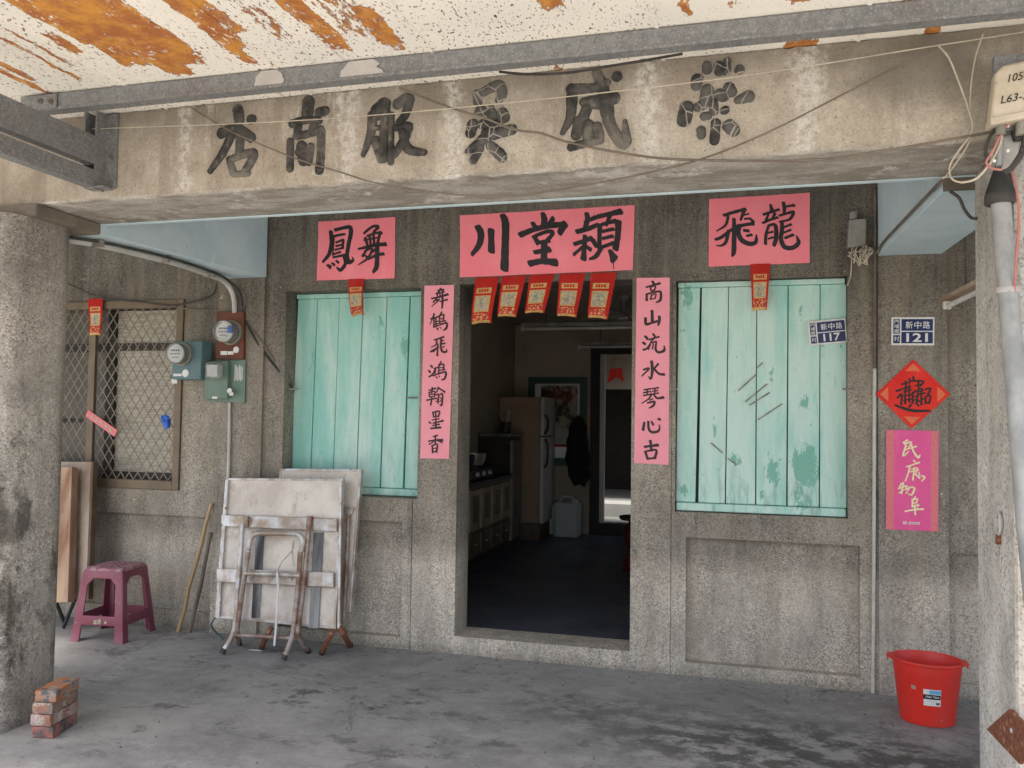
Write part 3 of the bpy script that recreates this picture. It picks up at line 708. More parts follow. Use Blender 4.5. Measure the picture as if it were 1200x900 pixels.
wl = shutters('turquoise board shutter left of the doorway, behind the tables', [351,373.5,399.5,427,455,482,496], [340,364,390.5,418,446,473.5,490], 2.310, .955, .15, -2.946, -1.977,
              [(.003,.002),(.003,.003),(.003,.003),(.003,.005),(.005,.006),(.006,.002)])
for a, b in (((865,458),(887,438)), ((873,471),(899,450)), ((878,475),(902,460)), ((888,492),(917,473)), ((833,519),(847,531)), ((853,537),(863,545)),((887,431),(894,425))):
    p, q = at(*a, .052), at(*b, .052); d = (q-p).normalized(); nrm = Vector((-d.z, 0, d.x))*.0035
    MB().prism([p-nrm, q-nrm, q+nrm, p+nrm], (0, .004, 0)).build('scratch_mark', M['scratch'], wr)
# small latch pins
for a, Y, p_ in (((345,456), .02, wl), ((484,466), .10, wl), ((788,456), .0, wr), ((995,456), .0, wr)):
    P = at(*a, Y); MB().tube([P-Vector((.035,0,0)), P+Vector((.03,0,0))], .006, 8).build('latch_pin', M['boxgrey'], p_)

# ---------------------------------------------------------------- barred window on the left
gw = MB(); GX0, GX1, GZ0, GZ1 = -5.168, -3.767, .942, 2.283; fw = .055
gw.box(GX0, GX0+fw, .02, .07, GZ0, GZ1); gw.box(GX1-fw, GX1, .02, .07, GZ0, GZ1); gw.box(GX0+fw, GX1-fw, .02, .07, GZ1-fw, GZ1); gw.box(GX0+fw, GX1-fw, .02, .07, GZ0, GZ0+fw*1.15)
gwo = gw.build('barred_window', M['bronze'], shop, bevel=.004); gwo['label'] = 'brown window with diamond mesh grille'
xm = at(108.5, 450, .03).x
MB().box(xm-.028, xm+.028, .012, .04, GZ0+fw*1.15, GZ1-fw).build('mullion', M['bronze'], gwo, bevel=.003)
gm = MB(); x0, x1, z0, z1 = GX0+fw, GX1-fw, GZ0+fw*1.15, GZ1-fw; pw, ph = .0715, .105
for sgn in (1, -1):
    k0 = x0-(z1-z0)*pw/ph-pw
    while k0 < x1+(z1-z0)*pw/ph:
        # line x = k0 + sgn*(z-z0)*pw/ph
        za, zb = z0, z1; sl_ = sgn*pw/ph
        xa, xb = k0, k0+sl_*(z1-z0)
        lo, hi = (z0+(x0-k0)/sl_, z0+(x1-k0)/sl_)
        if sgn < 0: lo, hi = hi, lo
        za, zb = max(z0, lo), min(z1, hi)
        if zb-za > .01: gm.tube([(k0+sl_*(za-z0), .045+.002*sgn, za), (k0+sl_*(zb-z0), .045+.002*sgn, zb)], .0036, 5, False)
        k0 += pw
gm.build('diamond_grille', M['grille'], gwo)
sf = MB(); Ys = .13
xs1 = at(132, 450, Ys).x
sf.box(GX0, GX1, Ys-.02, Ys+.03, 1.93, 1.985); sf.box(xs1-.035, xs1+.035, Ys-.03, Ys+.03, GZ0, 1.93); sf.box(GX1-.05, GX1, Ys-.02, Ys+.03, GZ0, 1.93); sf.box(xs1+.035, GX1-.05, Ys-.02, Ys+.03, GZ0, GZ0+.11)
sf.box(GX0, xs1-.035, Ys-.01, Ys+.03, GZ0, GZ0+.08); sf.box(xs1-.03, xs1+.03, Ys-.02, Ys+.03, 1.985, GZ1); sf.box(xs1+.03, GX1, Ys-.02, Ys+.03, GZ1-.06, GZ1); sf.box(GX0, xs1-.035, Ys-.012, Ys+.03, 1.40, 1.43)
sf.build('sash', M['darkwin'], gwo)
MB().box(xs1+.035, GX1-.05, Ys+.005, Ys+.012, GZ0+.11, 1.93).build('pane', M['frost'], gwo)
MB().box(xs1+.03, GX1, Ys+.004, Ys+.011, 1.985, GZ1-.06).build('pane', M['frost'], gwo)
MB().box(GX0, xs1-.035, Ys+.032, Ys+.038, GZ0, 1.93).build('pane', M['dullpane'], gwo)
MB().box(GX0, xs1-.03, Ys+.032, Ys+.038, 1.985, GZ1).build('pane', M['dullpane'], gwo)

# ================================================================ awning
aw = thing('awning', (-1.2, -2.6, 2.87), 'rusty white sheet awning on grey steel channels above the street front', 'awning')
rs = MB(); X0, X1, Y0, Y1, Z = -4.6, 3.2, -3.7, -1.72, 2.872
ribs = []
seams = [-3.3, -2.52, -1.79, -1.13, -.28, .42, 1.15, 1.9, 2.6]
prof = [(X0, 0)]
for s_ in seams: prof += [(s_-.012, 0), (s_-.005, -.006), (s_+.004, -.006), (s_+.006, 0)]
prof += [(X1, 0)]
n = len(prof)
ys = [Y0, Y1]
rs.add([(x, y, Z+dz) for y in ys for x, dz in prof]+[(x, y, Z+.012) for y in ys for x, dz in prof],
       [(i, i+1, n+i+1, n+i) for i in range(n-1)]+[(2*n+i, 3*n+i, 3*n+i+1, 2*n+i+1) for i in range(n-1)]+[(i, 2*n+i, 2*n+i+1, i+1) for i in range(n-1)]+[(n+i, n+i+1, 3*n+i+1, 3*n+i) for i in range(n-1)])
rs.build('roof_sheet', M['roof'], aw)
# purlin: C channel with its web to the street
pu = MB(); yp, zp0, zp1 = -2.075, 2.793, 2.8655; XP0, XP1 = -3.06, 3.1
pu.box(XP0, XP1, yp, yp+.006, zp0, zp1); pu.box(XP0, XP1, yp+.006, yp+.05, zp0, zp0+.006); pu.box(XP0, XP1, yp+.006, yp+.05, zp1-.006, zp1); pu.box(XP0, XP1, yp+.044, yp+.05, zp0+.006, zp0+.02)
pu.box(XP0, XP1, yp-.004, yp, zp0, zp0+.012)
puo = pu.build('purlin', M['galv'], aw)
for a0, a1 in ((297, 332), (400, 446)):
    P0, P1 = at(a0, 100, yp), at(a1, 100, yp); rr = random.Random(a0); zt_, zb_ = zp1-.002, zp0+.0125
    q = [(P0.x+rr.uniform(-.012,.02), zb_), (P0.x+rr.uniform(-.01,.02), zb_+.022), (P0.x+.012, zb_+.034), (P0.x+rr.uniform(0,.03), zt_-.008), (P0.x+.035, zt_), (P1.x-.03, zt_), (P1.x-.004, zt_-.02), (P1.x-rr.uniform(0,.03), zt_-.032), (P1.x+.008, zb_+.012), (P1.x+rr.uniform(-.01,.02), zb_)]
    MB().prism([(x, yp-.0042, z) for x, z in q], (0, -.0012, 0)).build('primer_patch', M['galvl'], puo)
cl = MB(); A = at(40, 118, yp); B = at(68, 118, yp)
cl.box(A.x, B.x, yp-.010, yp-.0042, zp0+.005, zp1-.004); clo = cl.build('cleat', M['galv'], aw, bevel=.002)
for px in (47.5, 60):
    P = at(px, 119, yp-.01); MB().lathe(P, [(.012, 0), (.012, .006), (.007, .007), (.007, .016)], 10, 'y').build('bolt', M['cablebr'], clo)
br = MB(); bx = -2.842
def cch(mb, z0, z1, y0, y1):
    mb.box(bx, bx+.006, y0, y1, z0, z1); mb.box(bx-.05, bx, y0, y1, z0, z0+.006); mb.box(bx-.05, bx, y0, y1, z1-.006, z1)
cch(br, 2.612, 2.742, -3.6, -1.872); br.build('bracket_arm', M['galv'], aw)
b2 = MB(); cch(b2, 2.508, 2.585, -3.6, -1.872); b2.build('bracket_arm', M['galv'], aw)
po = MB(); po.box(-2.91, -2.902, -1.87, -1.806, 2.515, 2.865); po.box(-2.902, -2.775, -1.812, -1.804, 2.515, 2.862); po.box(-2.845, -2.838, -1.87, -1.812, 2.50, 2.862); po.box(-2.902, -2.79, -1.870, -1.812, 2.506, 2.514)
poo = po.build('bracket_post', M['galv'], aw)
for z in (2.54, 2.66, 2.80):
    MB().lathe((-2.80, -1.812, z), [(.010, 0), (.010, .007), (.005, .008)], 8, 'y').build('bolt', M['cablebr'], poo)
MB().prism([(-2.60+x, -1.803, 2.50+z) for x, z in ((-.1,0),(-.02,.0),(-.02,.05),(-.1,.055))], (0,.002,0)).build('rust_stain_plate', M['rust'], aw) if False else None

# ================================================================ paper signs
def wrink(seed):
    def f(x, z):
        return -.006+.0045*mnoise.noise((x*5+seed, z*5, seed))+.0022*mnoise.noise((x*15, z*15+seed, 3))
    return f
def banner(name, px, label, cat, mat, group=None, seed=1, nx=30, nz=14, Y=0.0):
    c = [at(*p, Y) for p in px]                          # TL TR BR BL
    ctr = (c[0]+c[1]+c[2]+c[3])/4
    t = thing(name, (ctr.x, Y, min(c[2].z, c[3].z)), label, cat, group)
    w = wrink(seed); f = lambda x, z: Y+w(x, z)
    mb = MB(); vs = []
    for j in range(nz+1):
        for i in range(nx+1):
            u, v = i/nx, j/nz; p = (c[0]*(1-u)+c[1]*u)*(1-v)+(c[3]*(1-u)+c[2]*u)*v
            e = .0015*mnoise.noise((u*9+seed, v*9, 5)) if (i in (0, nx) or j in (0, nz)) else 0
            lift = .010*max(0, 1-math.hypot(min(u, 1-u)*nx/5, min(v, 1-v)*nz/4))*(.3+abs(mnoise.noise((round(u)*3+seed, round(v)*5, 2)))*1.5)
            vs.append((p.x+e, f(p.x, p.z)-lift, p.z+e))
    k = nx+1
    mb.add(vs, [(j*k+i, j*k+i+1, (j+1)*k+i+1, (j+1)*k+i) for j in range(nz) for i in range(nx)])
    mb.build('paper', M[mat], t, True)
    return t, f
t, f = banner('paper_banner', [(373.9,260),(463.9,254.7),(463.1,326.4),(371.7,328.9)], 'pink paper banner with two black characters above the left turquoise shutter', 'banner', 'pink', 'pink banners above the openings', 1)
A_ = (360,240,9)
strokes('255,285,34 262,400,42 235,520,40 170,602,22;300,268,30 390,245,30 455,240,38 464,300,46 440,430,42 425,540,42 445,605,46 490,588,24 480,555,10;285,335,22 350,320,26 402,312,20;290,352,14 275,535,16;310,400,20 375,375,22;385,372,26 380,452,24;310,438,18 380,422,20;300,478,18 385,455,20;290,522,18 355,500,20;280,557,18 400,532,26;395,540,34 410,620,36 360,690,34 318,662,14;218,637,22 248,657,34;268,617,18 292,636,24;312,592,18 336,612,22;'
        '605,302,22 660,256,26 710,228,28 755,240,32 702,290,18;640,332,20 720,302,24 790,300,24;620,352,26 642,430,24;665,340,24 676,420,20;705,326,24 712,410,24;776,292,28 745,420,26;545,468,18 640,448,30 740,425,34 832,418,34;606,377,16 760,347,16;640,470,22 590,545,22;612,492,16 690,466,22 650,560,26 545,635,10;592,522,14 640,556,22;700,500,20 720,472,20;652,577,16 740,532,30 810,520,28;745,430,40 742,560,44 735,660,48 702,708,28', A_, 0, .0015, 'ink', 'lettering', t, surf=f)
t, f = banner('paper_banner', [(539.5,252.7),(744,240.5),(741.8,316.7),(539.2,325.3)], 'wide pink paper banner with three black characters over the doorway', 'banner', 'pink', 'pink banners above the openings', 2, 44)
B_ = (530,230,5.4545)
strokes('165,197,32 185,240,42 175,310,38 130,372,22;250,220,36 252,350,38;325,125,30 342,180,46 340,330,46 335,462,46;'
        '580,112,24 590,150,38 585,188,30;515,172,22 532,198,26;645,147,30 605,192,20;440,248,34 520,215,32 620,190,36 715,182,30;720,182,42 690,233,34;525,258,24 550,300,26;540,252,20 610,227,24 645,237,24 602,292,24;560,297,22 620,287,22;590,300,36 588,420,40;530,360,24 620,342,34;500,432,36 580,416,36 662,425,42;'
        '860,112,24 866,150,32 850,200,26;850,167,18 915,137,28;800,228,28 880,205,32 930,182,22;850,257,26 840,400,34;785,307,24 890,270,28;830,330,20 780,372,20;856,322,18 886,342,22;900,282,26 920,318,22;935,132,26 1000,117,30 1075,100,36;1010,125,24 985,185,20;945,187,28 940,330,28;960,182,20 1045,160,26;1062,167,38 1060,250,36 1045,335,36;965,227,20 1030,212,22;965,272,20 1025,257,22;945,332,22 1030,302,24;955,332,24 920,385,30 880,402,14;1010,350,22 1035,400,46;1033,420,5 1033,465,4', B_, 0, .0015, 'ink', 'lettering', t, surf=f)
t, f = banner('paper_banner', [(831,233.7),(948.9,226.1),(948.7,308.3),(830.5,312.8)], 'pink paper banner with two black characters above the right turquoise shutter', 'banner', 'pink', 'pink banners above the openings', 3)
C_ = (820,215,8.571)
strokes('245,322,30 330,295,34 455,262,32;450,268,34 425,330,30 412,368,22;445,320,14 490,308,18;450,360,18 505,357,24 540,395,28;400,430,34 470,415,34 535,408,34;285,332,26 260,420,28 170,480,12;160,565,26 215,545,34 300,480,32 345,455,24;290,480,30 262,592,34 215,627,22 165,626,8;345,360,30 345,560,46 342,690,46 325,730,20;345,455,30 400,428,40 385,490,46 420,570,48 500,610,46 562,592,38 568,520,12;445,475,28 490,480,28;475,530,24 520,520,26;'
        '710,217,22 725,272,36;640,315,24 720,287,30 795,265,24;690,312,20 665,372,26;755,307,30 730,350,20;635,400,24 700,370,28 780,345,24;690,432,24 665,520,32 660,610,28;690,427,24 745,415,30 765,450,40 765,560,42 745,622,34;690,500,18 730,488,22;690,560,18 735,545,22;840,197,30 850,260,34 845,312,22;850,237,20 945,222,28;800,327,22 870,305,24 940,290,30 915,350,30 880,372,22 800,387,16;825,395,30 825,480,38 815,560,42 850,640,46 930,650,46 990,600,40 970,530,10;850,440,22 915,415,24;850,495,20 910,470,22;860,550,26 935,520,28', C_, 0, .0015, 'ink', 'lettering', t, surf=f)
t, f = banner('paper_couplet', [(498,335),(532.7,334),(526.7,537.7),(492.7,537)], 'tall pink paper couplet with seven characters on the left of the doorway', 'couplet', 'pink2', 'couplet strips beside the doorway', 4, 8, 40)
D1, D2 = (485,325,8.18), (485,430,8.18)
s1 = ('235,130,14 290,120,16;230,155,12 262,108,16;175,205,14 250,190,18 330,165,20;225,150,12 235,190,12;250,140,12 258,185,12;280,130,14 275,180,14;215,162,10 295,142,12;225,205,14 190,240,14;220,225,10 250,215,14 175,280,8;255,235,10 325,215,16;280,185,18 278,260,20 272,300,10;'
      '198,350,14 188,385,14;165,400,12 250,375,14;185,385,12 158,450,8;195,400,14 195,480,14;215,385,12 217,475,14;198,430,9 240,420,9;198,452,9 238,444,9;200,474,11 242,462,12;270,335,14 252,370,12;250,370,14 252,450,12;255,370,10 290,360,14 285,410,12;255,400,9 285,395,9;255,428,10 308,418,13;255,455,12 320,440,18 315,490,20 288,508,10;225,490,11 236,500,14;252,480,8 266,490,8;'
      '200,602,14 290,572,16;225,610,14 210,650,12 168,670,7;165,715,16 215,682,14 240,670,11;232,640,14 228,750,16;215,690,12 190,715,10;265,590,16 262,660,18 275,710,20 315,715,18 318,690,7;265,612,9 290,606,10;265,640,12 302,635,14;280,670,9 297,665,10')
s2 = ('165,-12,14 180,2,16;145,35,14 162,52,16;150,95,14 185,70,16 205,20,9;195,15,10 232,5,12;212,15,12 205,75,12;188,87,11 235,65,12;265,-50,14 250,-25,12;245,-20,14 240,70,12;248,-15,10 290,-25,14 285,30,12;248,10,8 285,3,8;245,35,10 300,25,12;240,65,12 310,50,18 300,110,20 268,125,10;215,95,10 226,106,12;240,85,8 252,96,8;'
      '150,225,12 215,205,14;182,198,14 176,255,11;150,245,10 205,235,12 200,282,10;150,245,10 155,290,10;155,268,8 200,260,8;155,290,10 203,280,10;128,320,12 215,300,14;178,300,14 165,365,14;240,195,14 225,235,12 195,260,7;245,205,12 300,240,16;215,272,10 240,265,14 235,350,11;250,270,10 280,260,14 272,365,16 254,360,7;220,300,8 232,312,8;255,295,8 268,306,8;215,335,8 236,320,8;250,335,8 270,320,8;'
      '185,435,14 195,480,13;185,437,12 250,425,14 240,475,13;210,445,8 212,470,8;190,480,10 245,470,10;215,440,10 215,530,13;180,508,10 245,497,11;148,528,12 166,540,12;190,540,11 285,515,16;215,540,14 215,580,14;182,562,10 248,550,12;165,590,14 260,580,18;'
      '190,668,11 228,655,14;145,712,12 215,700,14 280,700,18;210,665,14 210,740,13;205,707,12 150,742,9;222,702,11 275,722,14;180,752,14 185,820,16;185,752,10 230,742,14 222,815,16;190,782,8 222,777,8;190,815,10 220,808,10')
strokes(s1, D1, 0, .0015, 'ink2', 'lettering', t, surf=f); strokes(s2, D2, 0, .0015, 'ink2', 'lettering', t, surf=f)
t, f = banner('paper_couplet', [(746.3,326),(785,325.3),(783.7,544.7),(743.3,542.7)], 'tall pink paper couplet with seven characters on the right of the doorway', 'couplet', 'pink2', 'couplet strips beside the doorway', 5, 8, 40)
E1, E2 = (735,320,7.826), (735,430,7.5)
s1 = ('232,77,18 246,100,22;175,132,14 300,95,20;215,137,14 225,166,14 255,152,13;212,132,11 260,119,14 250,160,12;180,195,18 180,250,22;180,195,14 290,170,18 310,190,22 305,250,22 268,270,12;225,202,13 215,242,13;225,205,10 265,195,12 255,235,11;215,242,10 258,232,10;'
      '230,350,24 232,440,26;170,415,22 175,470,26 235,455,22 290,440,20;296,400,22 296,440,26 285,480,14;'
      '165,580,18 186,602,22;145,637,18 166,652,20;150,706,18 185,690,18 215,640,9;240,560,18 256,586,18;200,612,14 292,585,16;245,602,14 215,640,12 268,628,13;215,655,11 195,702,11;242,650,12 232,696,11;268,640,14 262,700,20 290,728,22 340,710,24 340,668,9')
s2 = ('216,-48,22 222,30,26 210,105,18 188,84,8;146,25,16 195,14,16 130,80,11;273,-25,18 235,20,14;235,15,18 280,60,20 325,66,22;'
      '150,202,12 205,192,14;145,227,13 210,216,12;180,195,12 175,245,12;145,252,13 207,241,12;220,192,12 275,183,14;225,215,10 270,208,12;247,190,12 240,235,12;218,242,11 275,229,13;215,238,16 190,280,14 128,320,8;235,242,14 265,275,19 318,268,22;198,292,10 226,281,10;180,317,13 240,305,18 230,340,20 193,362,10;'
      '152,490,20 140,552,22;186,480,18 190,540,20 215,572,22 270,566,22 287,530,12 280,508,7;214,480,14 230,507,18;273,455,16 291,463,18;'
      '155,702,18 270,686,24;205,650,22 214,735,20;160,745,20 180,805,20;165,742,14 255,730,20 245,795,22;180,806,16 245,800,18')
strokes(s1, E1, 0, .0015, 'ink2', 'lettering', t, surf=f); strokes(s2, E2, 0, .0015, 'ink2', 'lettering', t, surf=f)

# red good-luck strips: a red sheet with printed panels, curling at its foot
def strip(px, label, Y, seed, group='red good-luck paper strips', lean=.03, uk=(.12,.80), curl=1):
    c = [at(p[0], p[1], Y-.008-(lean if i > 1 else 0)) for i, p in enumerate(px)]
    ctr = (c[0]+c[1])/2
    t = thing('luck_strip', ctr, label, 'paper strip', group)
    def S_(u, v, h=0):
        p = (c[0]*(1-u)+c[1]*u)*(1-v)+(c[3]*(1-u)+c[2]*u)*v
        bow = .016*math.sin(math.pi*u)*(.3+v)*curl
        k = max(0, v-.82)/.18
        y = p.y-bow+.03*k*k*curl+.004*math.sin(v*7+seed)
        z = p.z+.010*k*k*curl+.004*math.sin(math.pi*u)*k
        return (p.x, y-h, z)
    def patch(u0, u1, v0, v1, h, mat, name, nu=6, nv=6, edge=0):
        mb = MB(); vs = []
        for j in range(nv+1):
            for i in range(nu+1):
                u = u0+(u1-u0)*i/nu; v = v0+(v1-v0)*j/nv
                vs.append(S_(u, v, h))
        mb.add(vs, [(j*(nu+1)+i, j*(nu+1)+i+1, (j+1)*(nu+1)+i+1, (j+1)*(nu+1)+i) for j in range(nv) for i in range(nu)])
        return mb.build(name, M[mat], t, True)
    patch(0, 1, 0, 1, 0, 'redpaper', 'sheet', 8, 16)
    u0, u1 = uk; um = (u0+u1)/2; w = u1-u0
    patch(u0, u1, .22, .34, .0012, 'gold', 'cartouche')
    mb = MB()
    for k in range(4):
        a = u0+w*(.18+.17*k)
        mb.add([S_(a, .25, .002), S_(a+w*.12, .25, .002), S_(a+w*.12, .31, .002), S_(a, .31, .002)], [(0,1,2,3)])
    mb.build('cartouche_print', M['redpaper'], t)
    patch(u0-.02, u1+.02, .385, .735, .0012, 'gold', 'picture_frame', 5, 8)
    patch(u0+.04, u1-.04, .415, .705, .002, 'cream', 'picture', 5, 8)
    mb = MB()
    for q_ in (((.40,.45),(.58,.44),(.60,.56),(.37,.57)), ((.34,.57),(.64,.56),(.67,.69),(.31,.69))):
        mb.add([S_(u0+w*(a_-.02), v_, .0026) for a_, v_ in q_], [(0,1,2,3)])
    mb.build('picture_print', M['picprint'], t)
    patch(u0-.04, u1+.06, .755, .915, .0013, 'footprint', 'foot_pattern', 6, 4)
    patch(.0, .93, .925, .998, .0013, 'gold', 'foot_edge', 6, 3)
    return t
X4 = lambda *ps: [(530+x/4.09, 310+y/4.09) for x, y in ps]
names = ['leftmost of the five red strips hanging over the doorway', 'second red strip from the left under the doorway banner', 'middle and shortest of the five red strips over the doorway', 'fourth red strip from the left under the doorway banner', 'rightmost of the five red strips hanging over the doorway']
for i, q in enumerate([[(110,65),(222,60),(182,285),(88,293)], [(238,58),(356,52),(302,258),(213,256)], [(372,52),(491,45),(437,238),(345,240)], [(515,45),(638,42),(592,260),(500,253)], [(665,42),(788,38),(742,270),(648,262)]]):
    strip(X4(*q), names[i], -.004, i+1)
strip([(407.6,327),(426.5,326.5),(424.5,370),(411,373)], 'crumpled red strip below the left banner, over turquoise boards', -.004, 8, lean=.02, uk=(.1,.9))
strip([(879.3,309.5),(902.7,308.8),(898.5,364),(881.5,365)], 'flat red strip below the right banner, over turquoise boards', -.004, 9, lean=.008, uk=(.14,.86), curl=.3)
strip([(103.5,350.4),(121.3,349.5),(117.5,393.6),(105,393.6)], 'red strip fixed to the brown window grille on the left', .01, 10, lean=.004, uk=(.14,.86), curl=.3)
# fallen strip tucked in the grille
P0, P1 = at(102, 484, .005), at(136, 508, .0); d = (P1-P0).normalized(); nr = Vector((-d.z, 0, d.x))*.026
t = thing('paper_scrap', P0, 'faded pink paper scrap slanting across the window grille', 'paper scrap')
MB().prism([P0-nr, P1-nr, P1+nr, P0+nr], (0, -.003, 0)).build('sheet', M['salmon'], t)
mb = MB()
for k in range(5):
    q = P0.lerp(P1, .18+.16*k); mb.prism([q-nr*.5-d*.012, q-nr*.5+d*.012, q+nr*.5+d*.012, q+nr*.5-d*.012], (0, -.0045, 0))
mb.build('print', M['cream'], t)
# blue crumpled bag
mb = MB(); P = at(195, 494, .02); vs = []
bmx = bmesh.new(); bmesh.ops.create_icosphere(bmx, subdivisions=3, radius=.04)
for v in bmx.verts:
    k = 1+.55*mnoise.noise(v.co*38); v.co = Vector((v.co.x*k*.9, v.co.y*k*.5, v.co.z*k*1.1-.25*v.co.x*k))
mb.add([P+v.co for v in bmx.verts], [tuple(v.index for v in f_.verts) for f_ in bmx.faces]); bmx.free()
tag(mb.build('plastic_bag', M['bluerag']), 'small crumpled blue plastic bag stuck in the window grille', 'plastic bag')

# diamond charm and poster on the right pilaster
Yp = -.025
G_ = (1020,410,4.09)
c = [at(1020+x/4.09, 410+y/4.09, Yp-.004) for x, y in ((205,45),(383,213),(197,378),(25,212))]
t = thing('diamond_charm', c[2], 'red diamond paper charm with black brush characters below the number plate', 'paper charm')
MB().prism(c, (0, -.002, 0)).build('paper', M['redplain'], t)
ctr = (c[0]+c[1]+c[2]+c[3])/4
MB().lathe(ctr+Vector((0,-.0022,0)), [(.098, 0), (.098, .0006)], 40, 'y').build('centre_print', M['orange_print'] if False else M['redplain'], t)
for k in range(4):
    p = ctr.lerp(c[k], .72); d1 = (c[k]-ctr).normalized(); d2 = Vector((d1.z, 0, -d1.x))
    MB().prism([p+d1*.03, p-d1*.012+d2*.04, p-d1*.012-d2*.04], (0, -.0032, 0)).build('corner_print', M['orange_print'], t)
strokes('118,265,9 195,290,16 285,292,9;186,138,9 190,150,9;205,130,10 208,150,9;192,150,8 252,150,10 240,172,8;150,165,9 188,156,8;168,150,9 172,185,9;150,188,8 192,178,8;215,172,7 246,166,8;230,155,9 231,200,9;215,195,8 208,205,8;245,185,7 252,195,8;125,197,10 143,192,10;130,230,9 150,212,9 147,262,9;168,180,9 166,258,9;160,202,7 196,192,7;160,222,7 196,214,7;160,242,7 196,236,7;185,170,8 186,250,8;202,205,9 202,255,9;202,206,7 226,200,9 222,250,9;205,226,6 221,223,6;205,241,6 221,239,6;195,262,9 185,275,8;218,256,8 231,268,9;243,185,9 244,262,10;226,217,7 260,206,9;228,247,7 257,233,7;262,190,8 287,185,9 275,215,10;264,225,9 264,257,9;264,226,7 287,220,9 281,255,9;264,256,7 284,252,7', G_, Yp-.006, .0014, 'ink', 'lettering', t)
H_ = (1030,500,6.923)
c = [at(1030+x/6.923, 500+y/6.923, Yp-.004) for x, y in ((58,25),(485,35),(482,850),(56,832))]
t = thing('wall_poster', (c[0]+c[1]+c[2]+c[3])/4, 'magenta poster with gold brush characters under the red diamond charm', 'poster')
MB().prism(c, (0, -.0015, 0)).build('paper', M['magenta'], t)
for a0, a1 in ((.005, .155), (.855, .995)):
    q = [c[0].lerp(c[1], a0), c[0].lerp(c[1], a1), c[3].lerp(c[2], a1), c[3].lerp(c[2], a0)]
    MB().prism([p+Vector((0,-.0016,0)) for p in q], (0, -.0006, 0)).build('border', M['salmon'], t)
strokes('205,140,12 262,125,13 240,168,10;198,130,12 232,108,12;220,150,14 195,237,14 242,200,7;213,187,11 302,160,12;258,130,13 280,200,15 318,250,18 332,228,7;280,275,11 296,286,10;222,326,10 327,290,12;252,320,13 236,380,13 213,442,9;265,347,9 312,335,11 300,372,9;255,367,9 322,350,9;287,330,11 275,432,12;290,380,11 330,416,14;322,370,9 330,396,9;345,400,11 372,410,14 345,442,7;182,460,11 165,492,10;158,502,11 217,480,13;197,455,13 182,542,12;163,538,9 202,510,8;227,480,11 215,512,11 250,492,12 287,500,15 265,552,14 238,545,7;247,500,9 218,542,8;296,570,13 275,592,11;271,590,13 270,652,12;275,596,10 312,585,11 302,617,10;275,621,9 306,616,9;272,647,10 322,632,13 310,652,8;213,687,12 290,672,15 357,668,15;291,640,13 293,712,14', H_, Yp-.0055, .0014, 'goldink', 'lettering', t)
strokes('205,772,8 198,780,8 206,788,8;215,770,7 222,778,8 216,788,7;243,775,6 243,793,6;250,776,6 262,776,6;256,778,5 254,793,5;268,776,6 268,792,6;274,780,6 286,780,6;280,776,5 280,793,5;293,776,6 293,794,6;298,777,5 308,777,5;303,784,5 308,793,5;315,777,6 315,794,6;320,780,6 332,780,6;326,776,5 326,794,5', H_, Yp-.0055, .0014, 'sticker', 'footer_print', t)

# house number plates
def plate(px, num, label, Y):
    c = [at(*p, Y) for p in px]; ctr = (c[0]+c[1]+c[2]+c[3])/4
    ax = ((c[1]-c[0])+(c[2]-c[3]))/2; W = ax.length; ax = ax/W; az = Vector((-ax.z, 0, ax.x)); Hh = ((c[0]-c[3]).length+(c[1]-c[2]).length)/2
    t = thing('house_number_plate', ctr, label, 'number plate', 'blue house number plates')
    def rect(u0, u1, v0, v1, h, th, mat, name, bev=0):
        o = ctr+Vector((0,-h,0))
        q = [o+ax*(u-.5)*W+az*(v-.5)*Hh for u, v in ((u0,v0),(u1,v0),(u1,v1),(u0,v1))]
        return MB().prism(q, (0,-th,0)).build(name, M[mat], t, bevel=bev)
    rect(0, 1, 0, 1, 0, .003, 'white', 'plate', .002)
    for u0, u1, v0, v1 in ((.235,.965,.515,.93), (.235,.965,.07,.475), (.045,.20,.41,.93), (.045,.20,.07,.36)):
        rect(u0, u1, v0, v1, .003, .0012, 'navy', 'field')
    o = ctr+Vector((0,-.0052,0)); pos = lambda u, v: o+ax*(u-.5)*W+az*(v-.5)*Hh
    for k, ch in enumerate('新中路'): text_mesh(ch, pos(.415+.2*k, .72), Hh*.26, 'white', t, 'lettering', ax, az, .008, W*.165)
    text_mesh(num, pos(.60, .275), Hh*.31, 'white', t, 'lettering', ax, az, .022, W*(.44 if num[1] != '2' else .50))
    for k, ch in enumerate('內埔鄉'): text_mesh(ch, pos(.1225, .85-.175*k), Hh*.15, 'white', t, 'lettering', ax, az, .006, W*.115)
    text_mesh('村', pos(.1225, .225), Hh*.18, 'white', t, 'lettering', ax, az, .006, W*.12)
    return t
X5 = lambda *ps: [(780+x/5.4545, 320+y/5.4545) for x, y in ps]
plate(X5((910,310),(1152,288),(1160,443),(918,465)), '117', 'blue number plate 117, tilted, on the right turquoise shutter', .046)
X66 = lambda *ps: [(930+x/6.667, 360+y/6.667) for x, y in ps]
plate(X66((763,78),(1099,78),(1099,298),(763,298)), '121', 'blue number plate 121 on the pilaster above the red diamond', -.028)

